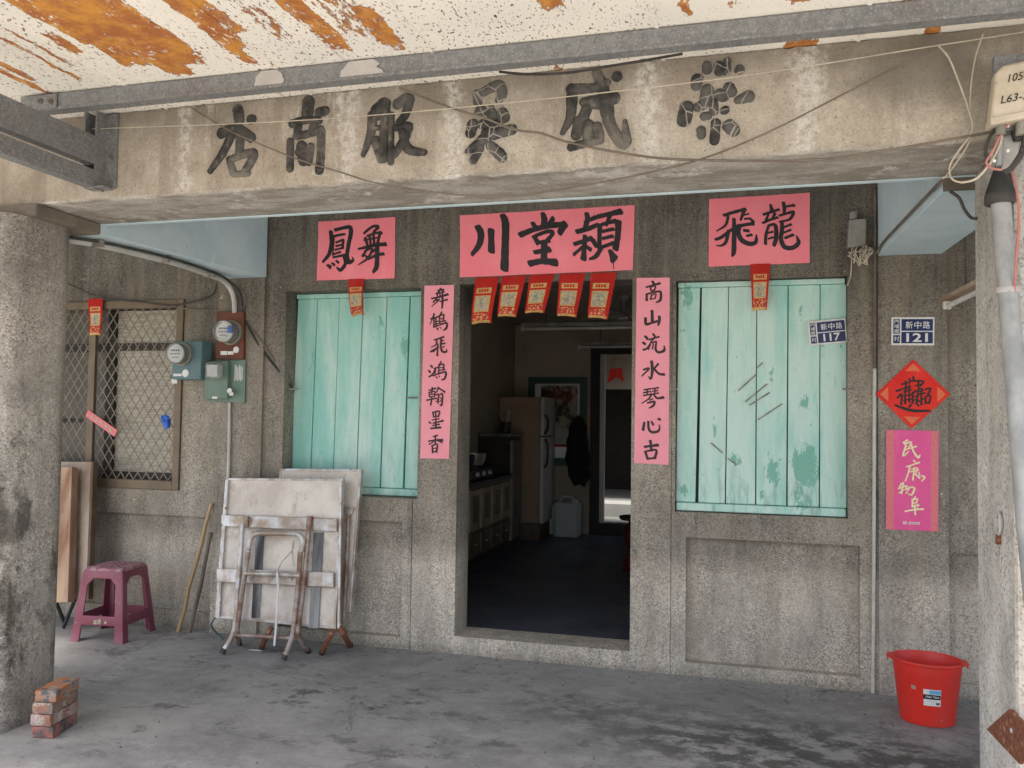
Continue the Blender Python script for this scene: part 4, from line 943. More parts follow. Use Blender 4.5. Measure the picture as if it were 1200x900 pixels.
# ================================================================ electric meters
def conduit(name, pts, r, mat, label, k=6, cat='conduit'):
    return cable(name, pts, r, M[mat], label, cat, None, k, n=10)
Ym = -.022
t = thing('electric_meter', at(272, 392, Ym), 'round glass electric meter on a brown wooden board', 'electric meter', 'electric meters')
c = [at(256.5, 366, Ym), at(288.5, 366, Ym), at(288, 421, Ym), at(256, 421, Ym)]
MB().prism(c, (0,-.03,0)).build('board', M['brownboard'], t, bevel=.004)
def dial(c0, r, d, t, face='sticker'):
    MB().lathe(c0, [(r*1.08, 0), (r*1.08, .02), (r*.97, .024)], 32, 'y').build('base_ring', M['boxgrey'], t, True)
    MB().lathe(c0+Vector((0,-.02,0)), [(r*.86, 0), (r*.86, d*.55)], 28, 'y').build('mechanism', M['boxgrey'], t, True)
    fo = MB().lathe(c0+Vector((0,-.02-d*.55,0)), [(r*.74, 0), (r*.74, .004)], 28, 'y').build('dial_face', M[face], t)
    q = c0+Vector((0,-.0255-d*.55,0)); mb = MB()
    for k in range(4): mb.box(q.x-r*.42+k*r*.22, q.x-r*.42+k*r*.22+r*.14, q.y, q.y+.001, q.z+r*.18, q.z+r*.32)
    mb.box(q.x-r*.5, q.x+r*.42, q.y, q.y+.001, q.z-.006, q.z-.001); mb.box(q.x-r*.35, q.x+r*.3, q.y, q.y+.001, q.z-r*.36, q.z-r*.3)
    mb.build('dial_print', M['ink'], fo)
    MB().lathe(c0+Vector((0,-.022,0)), [(r*.96, 0), (r*.96, d*.7), (r*.9, d*.86), (r*.72, d)], 36, 'y').build('glass_cover', M['dome'], t, True)
C0 = at(272, 390, Ym-.03)
dial(C0, .078, .115, t)
MB().box(C0.x+.028, C0.x+.062, Ym-.125, Ym-.12, C0.z-.01, C0.z+.035).build('blue_seal', M['bluerag'], t)
mb = MB(); q = at(267, 413.5, Ym-.031)
mb.box(q.x-.055, q.x-.005, q.y-.003, q.y, q.z-.014, q.z+.012); mb.box(q.x, q.x+.045, q.y-.003, q.y, q.z-.012, q.z+.010); mb.lathe((q.x+.065, q.y, q.z+.02), [(.022,0),(.022,.003)], 14, 'y')
mb.build('paper_seal', M['sticker'], t)
t = thing('electric_meter', at(225, 423, Ym), 'round glass electric meter on a blue-grey steel box beside the grille', 'electric meter', 'electric meters')
a = at(213, 401, Ym); b_ = at(249, 446, Ym)
bx0, bx1, bz0, bz1 = a.x, b_.x-.005, b_.z, a.z
mb = MB(); yb_ = Ym-.002
mb.prism([(bx0, yb_, bz0), (bx1, yb_, bz0), (bx1-.015, yb_-.10, bz0+.004), (bx0+.004, yb_-.10, bz0+.004)], (0, 0, bz1-bz0-.006))
mb.build('meter_box', M['tealmetal'], t, bevel=.008)
dial(Vector((bx0+.088, yb_-.10, bz1-.092)), .074, .085, t)
q = Vector((bx0+.115, yb_-.102, bz0+.045)); MB().lathe(q, [(.028,0),(.026,.003)], 8, 'y').build('paper_seal', M['sticker'], t)
q = Vector((bx0+.02, yb_-.02, bz0-.012)); MB().box(q.x-.03, q.x+.012, q.y-.06, q.y-.055, q.z-.012, q.z+.02).build('tag', M['sticker'], t)
MB().box(bx0+.02, bx0+.085, yb_-.1035, yb_-.102, bz0+.025, bz0+.042).build('name_strip', M['sticker'], t)
t = thing('electric_meter', at(266, 447, Ym), 'square glass electric meter on a grey-green plate under the wooden board', 'electric meter', 'electric meters')
c = [at(244, 423.5, Ym), at(289, 422, Ym), at(288.5, 472.5, Ym), at(243.5, 470, Ym)]
MB().prism(c, (0,-.018,0)).build('back_plate', M['greenmetal'], t, bevel=.003)
c2 = [at(243.5, 424, Ym-.02), at(270, 423.5, Ym-.02), at(270, 467, Ym-.02), at(243, 468, Ym-.02)]
MB().prism(c2, (0,-.035,0)).build('front_plate', M['greenmetal'], t, bevel=.004)
c3 = [at(247, 426, Ym-.056), at(262, 426, Ym-.056), at(262, 444, Ym-.056), at(247, 444, Ym-.056)]
MB().prism([p.lerp((c3[0]+c3[2])/2, .25) for p in c3], (0,-.055,0)).build('dial_face', M['sticker'], t)
MB().prism(c3, (0,-.065,0)).build('glass_cover', M['dome'], t, bevel=.008)
q = at(280, 437, Ym-.019); mb = MB()
for k in range(6): mb.box(q.x-.032+k*.011, q.x-.026+k*.011, q.y-.002, q.y, q.z-.055+.01*(k % 2), q.z+.055-.008*(k % 3))
mb.build('data_label', M['sticker'], t)
q = at(269, 458, Ym-.057); mb = MB(); mb.lathe(q, [(.02,0),(.018,.003)], 9, 'y'); mb.box(q.x, q.x+.03, q.y-.003, q.y, q.z-.032, q.z-.01); mb.build('paper_seal', M['sticker'], t)
q = at(252, 466, Ym-.057); MB().box(q.x-.02, q.x+.02, q.y-.003, q.y, q.z-.008, q.z+.008).build('tag', M['sticker'], t)

# conduits and cables on the left
Zc = 2.385
base = [atZ(72, 280.5, Zc), atZ(115, 287, Zc), atZ(190, 304, Zc), atZ(244, 321.5, Zc)]
conduit('conduit_pipe', base+[at(262, 329.5, -.14), at(271, 340, -.06), at(274.5, 352, -.04), at(275, 367, -.045)], .017, 'pvc', 'white plastic pipe under the left blue beam bending down to the meters')
conduit('conduit_pipe', [p+Vector((.05, 0, .008)) for p in base]+[at(268, 329, -.14), at(280, 342, -.06), at(284, 358, -.04), at(284.5, 372, -.04)], .008, 'cable', 'thin black conduit running beside the white pipe under the left beam')
for px in ((112,285.5), (190,304), (244,321.5)):
    P = atZ(*px, Zc)+Vector((.012,0,.0)); MB().box(P.x-.035, P.x+.035, P.y-.012, P.y+.012, P.z-.018, 2.4075).build('pipe_clip', M['boxgrey'], shop)
conduit('conduit_pipe', [at(269, 472, -.036), at(268.4, 520, -.036), at(267, 575, -.036), at(266, 610, -.036)], .011, 'pvc', 'thin pale pipe dropping from the green meter behind the tables')
cable('cable', [at(70,328,-.02), at(92,338,-.02), at(122,350,-.015), at(160,353,.0), at(196,358,.0), at(215,356,.01), at(235,351,.01), at(250,344,.01), at(254,332,.0)], .006, M['cable'], 'dark cable sagging across the top of the window grille')
cable('cable', [at(212,361,.02), at(235,363,.02), at(256,364,-.02)], .005, M['cablebr'], 'short brown cable from the grille to the meter board')
cable('cable', [at(288,376,-.03), at(296,392,-.03), at(308,411,-.01), at(326,434,.0), at(336,446,.06), at(345,458,.08)], .008, M['cable'], 'black cable from the meter board to the left shutter latch')
cable('cable', [at(290,378,-.025), at(305,398,-.025), at(322,422,.0), at(338,440,.06), at(344,452,.09)], .005, M['cablebr'], 'thin brown cable looping above the black one by the left shutter')
cable('cable', [at(283,340,-.05), at(288,350,-.045), at(285,362,-.04), at(280,366,-.04)], .005, M['cablebr'], 'small looped cable beside the pipe over the meter board')
# cables over the beam
Yc = -1.835
cable('cord', [at(108,151,-1.84), at(400,138,-1.86), at(800,98,-1.86), at(1100,53,-1.86), at(1260,28,-1.86)], .0022, M['cord'], 'pale taut cord stretched along the whole lettered beam', 'cord')
cable('cable', [at(*p, Yc) for p in ((222,125),(267,152),(300,167),(350,187),(400,202),(443,215),(523,227),(587,230),(633,226),(733,208),(820,187),(900,155),(983,113),(1090,58))], .0034, M['cablebr'], 'thin dark cable sagging low across the lettered beam', k=4)
cable('cable', [at(*p, Yc-.006) for p in ((468,103),(530,127),(567,138),(603,152),(633,156),(667,167),(733,180),(800,187),(943,188),(1033,177),(1133,160),(1230,143))], .0046, M['cablebr'], 'thicker dark cable crossing the right half of the lettered beam', k=4)
cable('cable', [at(*p, -1.93) for p in ((585,84),(620,87),(667,85),(717,77),(760,70),(800,63))], .005, M['cable'], 'black cable hanging just under the steel channel')
cable('cord', [at(*p, -1.84) for p in ((1100,54),(1112,68),(1122,92),(1130,113),(1137,135),(1140,148),(1136,160),(1124,176),(1114,192),(1113,204),(1119,212),(1134,213),(1152,203),(1162,185),(1170,160),(1178,146))], .0031, M['cord'], 'cream cord looping down the right end of the beam', 'cord', k=5)
cable('cord', [at(*p, -1.832) for p in ((1152,40),(1143,68),(1138,100),(1137,130),(1140,150),(1134,170),(1124,186),(1110,205),(1104,209))], .0028, M['cord'], 'second cream cord running down beside the looped one', 'cord', k=5)
cable('cable', [atX(1105,210,.76)]+[p+Vector((-.012,-.005,.035)) for p in (Vector((.778,-1.15,2.408)), Vector((.766,-.7,2.408)), Vector((.755,-.25,2.408)))]+[at(1026,297,-.06), at(1015,292,-.05)], .007, M['cablebr'], 'dark cable along the lower edge of the right blue beam')
cable('cable', [at(1113,224,-1.42), at(1124,232,-1.42), at(1130,245,-1.42), at(1138,255,-1.43), at(1146,256,-1.45)], .006, M['cable'], 'short black cable end hanging by the right column')
# junction box
t = thing('junction_box', at(1010, 275, 0), 'grey tin junction box with a tangle of wires near the right blue beam', 'junction box')
c = [at(995, 257, -.07), at(1016, 255.5, -.07), at(1015, 287, -.07), at(993, 290, -.07)]
MB().prism(c, (0, .068, 0)).build('box', M['boxgrey'], t, bevel=.008)
P = at(1000, 255, -.04); MB().tube([P-Vector((0,0,.01)), P+Vector((0,0,.03))], .022, 10).build('cable_gland', M['boxgrey'], t, True)
wmb = MB(); rr = random.Random(4)
for k in range(6):
    a0 = rr.uniform(996, 1016); pts = [at(a0, 288, -.05)]
    for j in range(5): pts.append(at(a0+rr.uniform(-7, 9), 289+rr.uniform(2, 24), -.045+rr.uniform(-.03, .01)))
    pts.append(at(1019+rr.uniform(0, 6), 291+rr.uniform(-2, 4), -.04)); wmb.tube(smoothpts(pts, 5), .0035, 5)
wmb.build('wire_bundle', M['boxcream'], t, True)
cable('cable', [at(999,290,-.04), at(998,305,-.02), at(997,322,-.012), at(993,335,-.012)], .004, M['cord'], 'thin pale wire from the junction box to the right shutter')
conduit('conduit_pipe', [at(1025.5, 222, -.012), at(1025.5, 330, -.012), at(1025, 432, -.012)], .009, 'cablebr', 'dark upper length of thin pipe beside the right pilaster')
conduit('conduit_pipe', [at(1025, 432, -.012), at(1024.3, 600, -.012), at(1023, 812, -.012)], .0105, 'pvc', 'white lower length of thin pipe beside the right pilaster')

# lamp hanging in the right bay
P0, P1 = at(1108, 352, -.25), at(1160, 326, -.75)
t = thing('tube_lamp', P0, 'unlit fluorescent tube lamp on a wooden batten hanging in the right bay', 'lamp')
d = (P1-P0).normalized(); sx = Vector((d.y, -d.x, 0)); 
MB().obox((P0+P1)/2, (P1-P0)/2, sx*.035, Vector((0,0,.012))).build('batten', M['woodl'], t, bevel=.003)
q0 = P0+d*.03-Vector((0,0,.035)); MB().tube([q0, P1-Vector((0,0,.035))], .014, 12).build('tube', M['tube'], t, True)
MB().obox(P0+d*.02-Vector((0,0,.028)), d*.012, sx*.018, Vector((0,0,.022))).build('end_cap', M['white'], t, bevel=.003)
h = at(1131, 280, -.45); m_ = h-Vector((0,0,.22))
MB().tube([h+Vector((0,0,.3)), m_], .003, 5).tube([m_, P0+d*.18+Vector((0,0,.01))], .003, 5).tube([m_, P0+d*.42+Vector((0,0,.01))], .003, 5).build('hanger', M['cable'], t)

# ================================================================ right column fittings
XF = .86
pp = [atX(1172, 228, XF), atX(1176, 280, XF), atX(1188, 420, XF), atX(1203, 600, XF), atX(1219, 780, XF), atX(1231, 900, XF)]
pp[-1].z = 0.0
conduit('drain_pipe', pp, .0315, 'pipe', 'thick grey steel pipe leaning along the right column', cat='pipe')
q = pp[0]
t = thing('pipe_funnel', q, 'black rubber funnel cap on top of the grey steel pipe', 'pipe cap')
MB().lathe((q.x, q.y, q.z-.03), [(.044, 0), (.046, .03), (.043, .045), (.030, .085), (.017, .125), (.015, .15)], 24).build('cone', M['black'], t, True)
MB().lathe((q.x, q.y, q.z-.034), [(.0455, 0), (.0485, .004), (.0485, .03), (.0465, .034)], 24).build('collar', M['cable'], t, True)
q = atX(1181, 341, XF)
t = thing('pipe_clamp', q, 'pale metal strap clamping the grey pipe to the right column', 'clamp')
MB().lathe((q.x, q.y, q.z-.008), [(.0335, 0), (.0345, .002), (.0345, .018), (.0335, .02)], 24).build('strap', M['galvl'], t, True)
MB().box(q.x+.02, q.x+.045, q.y+.02, q.y+.07, q.z-.009, q.z+.013).build('lug', M['galvl'], t, bevel=.002)
q = atX(1172, 613, .888)
t = thing('pipe_clamp', q, 'loose open ring clamp low on the right column', 'clamp')
ring = [Vector((q.x-.006, q.y+.028*math.cos(a), q.z+.038*math.sin(a))) for a in [R(20+300*k/16) for k in range(17)]]
MB().tube(ring, .006, 6).build('ring', M['galvl'], t, True)
MB().box(q.x-.012, q.x+.004, q.y+.0, q.y+.012, q.z-.075, q.z-.04).build('bolt', M['rust'], t)
MB().box(q.x-.012, q.x+.004, q.y-.006, q.y+.012, q.z+.04, q.z+.062).build('bolt', M['galvl'], t)
c = [atX(px, py, .888) for px, py in ((1160,855),(1187,831),(1226,870),(1199,896))]
t = thing('steel_plate', c[0], 'rusty steel plate with a bolt hole at the foot of the right column', 'steel plate')
MB().prism(c, (-.012, 0, 0)).build('plate', M['rust'], t, bevel=.002)
q = atX(1185.5, 856, .875); MB().tube([q, q-Vector((.003,0,0))], .008, 12).build('bolt_hole', M['white'], t)
# meter connection box at the top right
Yb = -1.90
t = thing('service_box', at(1185, 120, Yb), 'aged cream service box with handwritten numbers at the top right', 'service box')
a, b_ = at(1165, 65, Yb), at(1235, 150, Yb)
MB().box(a.x, b_.x, Yb, Yb+.03, a.z-.26, a.z).build('back_plate', M['galv'], t, bevel=.003)
P = [at(1167, 84, Yb-.06), at(1176, 76, Yb-.06), at(1236, 62, Yb-.06), at(1242, 128, Yb-.06), at(1160, 146, Yb-.06)]
cv = MB().prism(P, (0, .058, 0)).build('cover', M['boxcream'], t, bevel=.012, seg=3)
P2 = [at(1161, 137, Yb-.064), at(1244, 121, Yb-.064), at(1244, 129, Yb-.064), at(1161, 146.5, Yb-.064)]
MB().prism(P2, (0, .066, 0)).build('rim', M['boxcream'], t, bevel=.004)
ax = (at(1200, 90, Yb)-at(1180, 94, Yb)).normalized(); az = Vector((-ax.z, 0, ax.x))
text_mesh('1050', at(1178, 92.5, Yb-.0625), .026, 'ink', t, 'handwriting', ax, az, .006, .066, 'LEFT', slant=.35)
text_mesh('L63-2', at(1171, 117.5, Yb-.0625), .026, 'ink', t, 'handwriting', ax, az, .006, .085, 'LEFT', slant=.35)
for px in (1172.5, 1196):
    q = at(px, 146, Yb-.03); MB().tube([q+Vector((0,0,.02)), q-Vector((0,0,.035))], .015, 12).build('cable_gland', M['boxgrey'], t, True)
t = thing('cable_joint', at(1180, 170, Yb), 'grey cable fittings and clamps below the cream service box', 'cable fitting')
q = at(1172, 150, Yb-.01); q2 = at(1170, 195, Yb-.01)
MB().tube([q, q2], .013, 10).build('metal_tube', M['pipe'], t, True)
c = [at(1176, 160, Yb+.02), at(1196, 155, Yb+.02), at(1192, 196, Yb+.02), at(1174, 200, Yb+.02)]
MB().prism(c, (0, .02, 0)).build('saddle', M['galvl'], t, bevel=.004)
c = [at(1187, 152, Yb-.02), at(1204, 146, Yb-.02), at(1204, 162, Yb-.02), at(1190, 164, Yb-.02)]
MB().prism(c, (0, .03, 0)).build('connector', M['black'], t, bevel=.004)
for px in ((1181, 148), (1181, 177), (1199, 176), (1165, 189)):
    P = at(*px, Yb-.022); MB().lathe(P, [(.006,0),(.005,.006)], 8, 'y').build('bolt', M['white'], t)
cable('cable', [at(*p, Yb-.02) for p in ((1202,158),(1199,175),(1192,188),(1184,198),(1176,202))], .010, M['cable'], 'thick black cable entering the rubber funnel from the right')
cable('cable', [at(*p, Yb-.01) for p in ((1168,148),(1160,160),(1155,174),(1156,185),(1160,192))], .0055, M['cable'], 'short black cable curving left below the service box')
cable('wire', [at(*p, Yb-.03) for p in ((1204,126),(1188,140),(1176,152),(1171,162),(1163,178),(1156,190),(1162,197),(1174,199))], .0042, M['redwire'], 'pinkish red wire crossing the fittings below the service box', 'wire')
cable('wire', [at(*p, Yb-.025) for p in ((1174,148),(1173,165),(1166,182),(1157,196),(1143,210),(1126,214))], .004, M['cord'], 'cream wire curling away to the left below the service box', 'wire')
cable('wire', [atX(*p, .872) for p in ((1186,202),(1192,225),(1194,262),(1191,300),(1189,345),(1190,380))], .004, M['redwire'], 'red wire running down the right column behind the pipe', 'wire')

# ================================================================ folded steel tables
def table(label, TL, TR, BL, BR, yt, yb, full):
    a, b_, c_, d_ = at(*TL, yt), at(*TR, yt), at(*BL, yb), at(*BR, yb)
    N = (b_-a).cross(c_-a).normalized()
    if N.y > 0: N = -N
    t = thing('folding_table', Vector(((a.x+b_.x)/2, yb, 0)), label, 'folding table', 'folding tables against the wall')
    back = -N*.032
    MB().prism([a, b_, d_, c_], -N*.006).build('table_top', M['tin'], t)
    rim = MB(); w = .016
    def bar(p, q, nrm):        # rim around the top
        rim.prism([p, q, q+nrm*w, p+nrm*w], N*.006-back*0)
    e = (b_-a).normalized(); f_ = (c_-a).normalized()
    up = N*.004
    for p, q, nv in ((a, b_, f_), (c_, d_, -f_), (a, c_, e), (b_, d_, -e)):
        rim.prism([p+up, q+up, q+nv*w+up, p+nv*w+up], back-up)
    rim.build('rim', M['steelrail'], t, bevel=.003)
    pl = lambda px, py, h=0: atP(px, py, a+N*h, N)
    return t, pl, N, (a, b_, c_, d_)
Z7 = lambda x, y: (240+x/3.747, 540+y/3.747)
tB, plB, NB_, cB = table('folded steel table at the back of the stack, its dark side edge showing', (328,549), (424,550), (316,707), (411,717.5), -.05, -.20, False)
MB().prism([plB(*Z7(590,200),.01), plB(*Z7(660,205),.01), plB(*Z7(650,235),.01), plB(*Z7(590,235),.01)], NB_*.02).build('rail', M['steelrail'], tB)
for p0, p1, fx in (((632,230),(610,740),(640,812)), ((600,235),(560,745),(512,845))):
    MB().tube([plB(*Z7(*p0),.03), plB(*Z7(*p1),.03), atZ(*Z7(*fx), .008)], .0125, 10).build('leg', M['rusttube'], tB, True)
tA, plA, NA, cA = table('folded steel table in front, pale underside and tied legs facing out', (264.5,560), (402,561), (252,724), (393.5,737.5), -.16, -.34, True)
for y0, y1, mat in ((238,308,'steelrail'), (473,552,'steelrail')):
    xl0, xr0 = (80, 585) if y0 < 300 else (60, 570)
    q = [plA(*Z7(xl0, y0),.006), plA(*Z7(xr0, y0+17),.006), plA(*Z7(xr0, y1+4),.006), plA(*Z7(xl0, y1-20),.006)]
    MB().prism(q, NA*.022).build('rail', M[mat], tA, bevel=.004)
for x0, x1, y0, y1 in ((228,262,305,690), (480,522,315,735)):
    q = [plA(*Z7(x0, y0),.003), plA(*Z7(x1, y0),.003), plA(*Z7(x1-22, y1),.003), plA(*Z7(x0-22, y1),.003)]
    MB().prism(q, NA*.006).build('brace', M['steeldark'], tA)
for x0, y0, x1, y1 in ((100,85,60,685), (598,90,588,735)):
    MB().tube([plA(*Z7(x0, y0),.012), plA(*Z7(x1, y1),.012)], .010, 8).build('side_bar', M['steelrail'], tA, True)
def leg(pts, mat='rusttube', r=.0165, h=.05, foot=None, name='leg', par=None):
    P = [plA(*Z7(x, y), h) for x, y in pts]
    if foot: P.append(atZ(*Z7(*foot), .010))
    o = MB().tube(smoothpts(P, 4), r, 10).build(name, M[mat], par or tA, True)
    if foot:
        e = P[-1]; MB().tube([e+(P[-2]-e).normalized()*.03, e], .0185, 10).build('foot_cap', M['cable'], o, True)
    return o
leg([(165,278),(158,400),(145,560),(130,740)], 'steelrail', foot=(75,845))
leg([(192,385),(178,480),(158,620),(142,745)], 'rusttube', h=.07, foot=(152,802))
leg([(460,268),(450,380),(432,560),(415,700),(412,770)], 'rusttube', foot=(455,838))
leg([(420,395),(412,520),(395,680),(385,765)], 'rusttube', h=.07, foot=(345,873))
leg([(190,400),(198,350),(222,322),(270,318),(380,320),(415,326),(432,352),(425,400)], 'steelrail', h=.07, name='leg_arch')
leg([(172,495),(300,498),(418,505)], 'steelrail', h=.075, name='crossbar', r=.014)
leg([(130,765),(260,772),(400,780)], 'rusttube', h=.055, name='crossbar', r=.012)
leg([(296,728),(272,770)], 'rust', h=.01, foot=(248,822))
leg([(562,740),(545,780)], 'rust', h=.01, foot=(512,845))
leg([(595,735),(612,770)], 'rust', h=.0, foot=(640,812))
for x in (185, 462):
    q = plA(*Z7(x, 268), .03); MB().obox(q, Vector((.018,0,0)), NA*.022, Vector((0,.0,.035))).build('hinge', M['rusttube'], tA, bevel=.003)
cable('string', [plA(*Z7(x, y), .095) for x, y in ((318,490),(322,560),(318,650),(312,740),(305,812))], .007, M['white'], 'white plastic tie string hanging from the folded table legs', 'string')
cable('wire', [plA(*Z7(x, y), .09) for x, y in ((318,490),(335,450),(365,415),(388,385),(392,350),(385,372),(386,420),(392,465))], .004, M['cord'], 'thin pale wire loop tying the folded table legs', 'wire')
o = MB().tube(smoothpts([at(*Z7(45,690), -.30), at(*Z7(28,720), -.28), atZ(*Z7(50,755), .01), atZ(*Z7(78,782), .008)], 5), .006, 6).build('cable', M['tealmetal'], None, True)
tag(o, 'short grey-blue cable end on the floor left of the folded tables', 'cable')

P0 = atZ(291, 762, .0); P1 = atZ(306, 763, .0)
tag(MB().prism([P0, P1, P1+Vector((.0,.02,0)), P0+Vector((.01,.022,0))], (0,0,.003)).build('paper_strip', M['sticker']), 'small pale paper strip lying on the floor under the folded tables', 'paper strip')
# wooden table tops leaning behind the left column
def slab(label, TL, TR, BR, BL, yt, yb, th, mface, medge, legs=None):
    a, b_, c_, d_ = at(*TL, yt), at(*TR, yt), at(*BR, yb), at(*BL, yb)
    N = (b_-a).cross(d_-a).normalized(); N = -N if N.y > 0 else N
    t = thing('wooden_table', Vector((c_.x-.1, yb, 0)), label, 'folded table', 'folded wooden tables')
    MB().prism([a, b_, c_, d_], -N*th).build('table_top', M[mface], t, bevel=.006)
    e = (b_-a).normalized()*.022; ee = (c_-d_).normalized()*.022
    MB().prism([b_+N*.006, b_+e+N*.006, c_+ee+N*.006, c_+N*.006], -N*(th+.012)).build('edge_trim', M[medge], t, bevel=.004)
    for i, (p, q) in enumerate(legs or []):
        MB().tube([at(*p, yb+.03), atZ(*q, .008)], .012, 8).build('leg', M['black'], t, True)
    return t
slab('pale folded table top with a dark edge leaning behind the left column', (10,541), (107,541), (101,702), (6,702), -.10, -.26, .035, 'woodl', 'cab', [((88,702),(74,736)), ((66,706),(76,731))])
slab('narrow brown wooden table top in front of the pale one behind the left column', (20,546), (82,547), (77,706), (16,707), -.20, -.36, .05, 'wood', 'wood', [])
# sticks
q0, q1 = atZ(208.5, 741, .0), at(248, 590, -.035)
tag(MB().tube([q0.lerp(q1, k/6)+Vector((.006*math.sin(k*2.1), 0, .004*math.cos(k*3))) for k in range(7)], [.0135,.013,.0135,.0125,.013,.012,.0115], 10).build('bamboo_pole', M['bamboo'], None, True), 'pale bamboo pole leaning on the wall left of the folded tables', 'pole', 'sticks leaning on the wall')
q0, q1 = atZ(222, 741, .0), at(247, 624, -.03)
tag(MB().tube([q0, q0.lerp(q1, .5)+Vector((.01,0,0)), q1], [.014,.013,.012], 10).build('wooden_stick', M['greystick'], None, True), 'shorter dark weathered stick leaning behind the bamboo pole', 'stick', 'sticks leaning on the wall')

# ================================================================ plastic stool
SC = Vector((-4.0, -.285, 0)); rot = R(7)
t = thing('plastic_stool', SC, 'scuffed plum plastic stool standing before the grille window', 'stool')
H = .465
def hw(z): return .186+(.138-.186)*(z/H)
def RP(x, y, z):
    return (SC.x+x*math.cos(rot)-y*math.sin(rot), SC.y+x*math.sin(rot)+y*math.cos(rot), z)
zs_ = [0, .012, .105, .165, .36, .40, .43, .452]; ss = [-1, -.66, -.40, 0, .40, .66, 1]
def keep(i, j):      # s column i, z row j
    s_mid = abs(i-2.5) < 2      # middle columns
    if i in (0, 5): return True
    if j == 2: return True
    if j >= 5: return True
    return False
bm = bmesh.new()
for side in range(4):
    g_ = {}
    for i, s_ in enumerate(ss):
        for j, z in enumerate(zs_):
            w_ = hw(z); flare = .006 if j == 0 else 0
            u, v = s_*(w_+flare), -(w_+flare)
            if j == 7: u *= .97; v *= .97
            for _ in range(side): u, v = -v, u
            g_[i, j] = bm.verts.new(RP(u, v, z))
    for i in range(6):
        for j in range(7):
            if j == 4 and i == 1: bm.faces.new((g_[i,j], g_[i+1,j+1], g_[i,j+1]))
            if j == 4 and i == 4: bm.faces.new((g_[i+1,j], g_[i+1,j+1], g_[i,j+1]))
            if keep(i, j): bm.faces.new((g_[i,j], g_[i+1,j], g_[i+1,j+1], g_[i,j+1]))
bmesh.ops.remove_doubles(bm, verts=bm.verts, dist=.002)
me = bpy.data.meshes.new('frame'); 
for v in bm.verts: v.co -= SC
for v in [v for v in bm.verts if not v.link_faces]: bm.verts.remove(v)
bmesh.ops.recalc_face_normals(bm, faces=bm.faces); bm.to_mesh(me); bm.free()
fo = bpy.data.objects.new('frame', me); COL.objects.link(fo); fo.parent = t; me.materials.append(M['stool'])
m_ = fo.modifiers.new('s', 'SOLIDIFY'); m_.thickness = .012; m_.offset = -1
m_ = fo.modifiers.new('b', 'BEVEL'); m_.width = .010; m_.segments = 3; m_.angle_limit = R(50)
for p in me.polygons: p.use_smooth = True
top = MB(); pr_ = [(.133, .447), (.130, .458), (.122, .465), (.10, .467), (.0, .467)]
def ring(hw_, z, n=8, r=.035):
    out = []
    for cx, cy, a0 in ((1,-1,-90), (1,1,0), (-1,1,90), (-1,-1,180)):
        for k in range(n+1):
            a = R(a0+90*k/n); out.append(RP((hw_-r)*cx+r*math.cos(a), (hw_-r)*cy+r*math.sin(a), z))
    return out
rings = [ring(.136, .444), ring(.139, .452), ring(.135, .461), ring(.126, .466), ring(.120, .4675)]
nn = len(rings[0]); top.add([p for r_ in rings for p in r_], [(k*nn+i, k*nn+(i+1) % nn, (k+1)*nn+(i+1) % nn, (k+1)*nn+i) for k in range(4) for i in range(nn)]+[tuple(4*nn+i for i in range(nn))])
so = top.build('seat', M['stooltop'], t, True)
nb = MB()
for i in range(-4, 5):
    for j in range(-4, 5):
        if (i+j) % 2 == 0: nb.lathe(RP(i*.022, j*.022, .467), [(.0075, 0), (.0065, .0022), (.003, .003)], 8)
nb.build('seat_studs', M['stool'], so, True)
st = MB(); p0 = RP(-.005, -hw(.135)-.0005, .152); 
for dx, w_, dz, h_ in ((-.03,.022,-.022,.03), (-.004,.026,-.02,.034), (.045,.018,-.016,.02)):
    a = [RP(dx, -hw(.135)-.003, .135+dz), RP(dx+w_, -hw(.135)-.003, .135+dz), RP(dx+w_*.9, -hw(.15)-.003, .135+dz+h_), RP(dx+.002, -hw(.15)-.003, .135+dz+h_*.85)]
    st.prism(a, (0, -.001, 0))
st.build('torn_sticker', M['cream'], t)

# ================================================================ bucket
BC = Vector((.915, -.375, 0)); br_ = R(-8)
t = thing('bucket', BC, 'bright red plastic bucket on the floor by the right pilaster', 'bucket')
bk = MB(); outer = [(.118, 0), (.124, .004), (.127, .02), (.153, .245), (.155, .25), (.157, .29), (.166, .293), (.170, .300), (.168, .308), (.160, .309), (.153, .30), (.150, .25), (.124, .022), (.05, .014), (.001, .014)]
bk.lathe(BC, outer, 48, sx=1.0, sy=.86, rot=br_); bk.build('body', M['bucket'], t, True)
for sg in (-1, 1):
    e = MB(); d = Vector((math.cos(br_)*sg, math.sin(br_)*sg, 0)); s2 = Vector((-d.y, d.x, 0))
    base = BC+d*.160+Vector((0,0,.299))
    e.prism([base-s2*.055, base+d*.024-s2*.026, base+d*.024+s2*.026, base+s2*.055], (0,0,.009)); e.prism([base+d*.017-s2*.022-Vector((0,0,.018)), base+d*.022-s2*.022-Vector((0,0,.018)), base+d*.022+s2*.022-Vector((0,0,.018)), base+d*.017+s2*.022-Vector((0,0,.018))], (0,0,.018))
    e.build('handle', M['bucket'], t, bevel=.003)
def bpt(ang, z, h=0):
    r_ = .127+(.153-.127)*(z-.02)/.225+h; x, y = r_*math.cos(ang), r_*.86*math.sin(ang)
    return BC+Vector((x*math.cos(br_)-y*math.sin(br_), x*math.sin(br_)+y*math.cos(br_), z))
def bpatch(a0, a1, z0, z1, h, mat, name):
    n = 6; vs = [bpt(R(a0+(a1-a0)*i/n), z, h) for z in (z0, z1) for i in range(n+1)]
    return MB().add(vs, [(i, i+1, n+2+i, n+1+i) for i in range(n)]).build(name, M[mat], t)
bpatch(-99, -68, .108, .188, .0012, 'sticker', 'label')
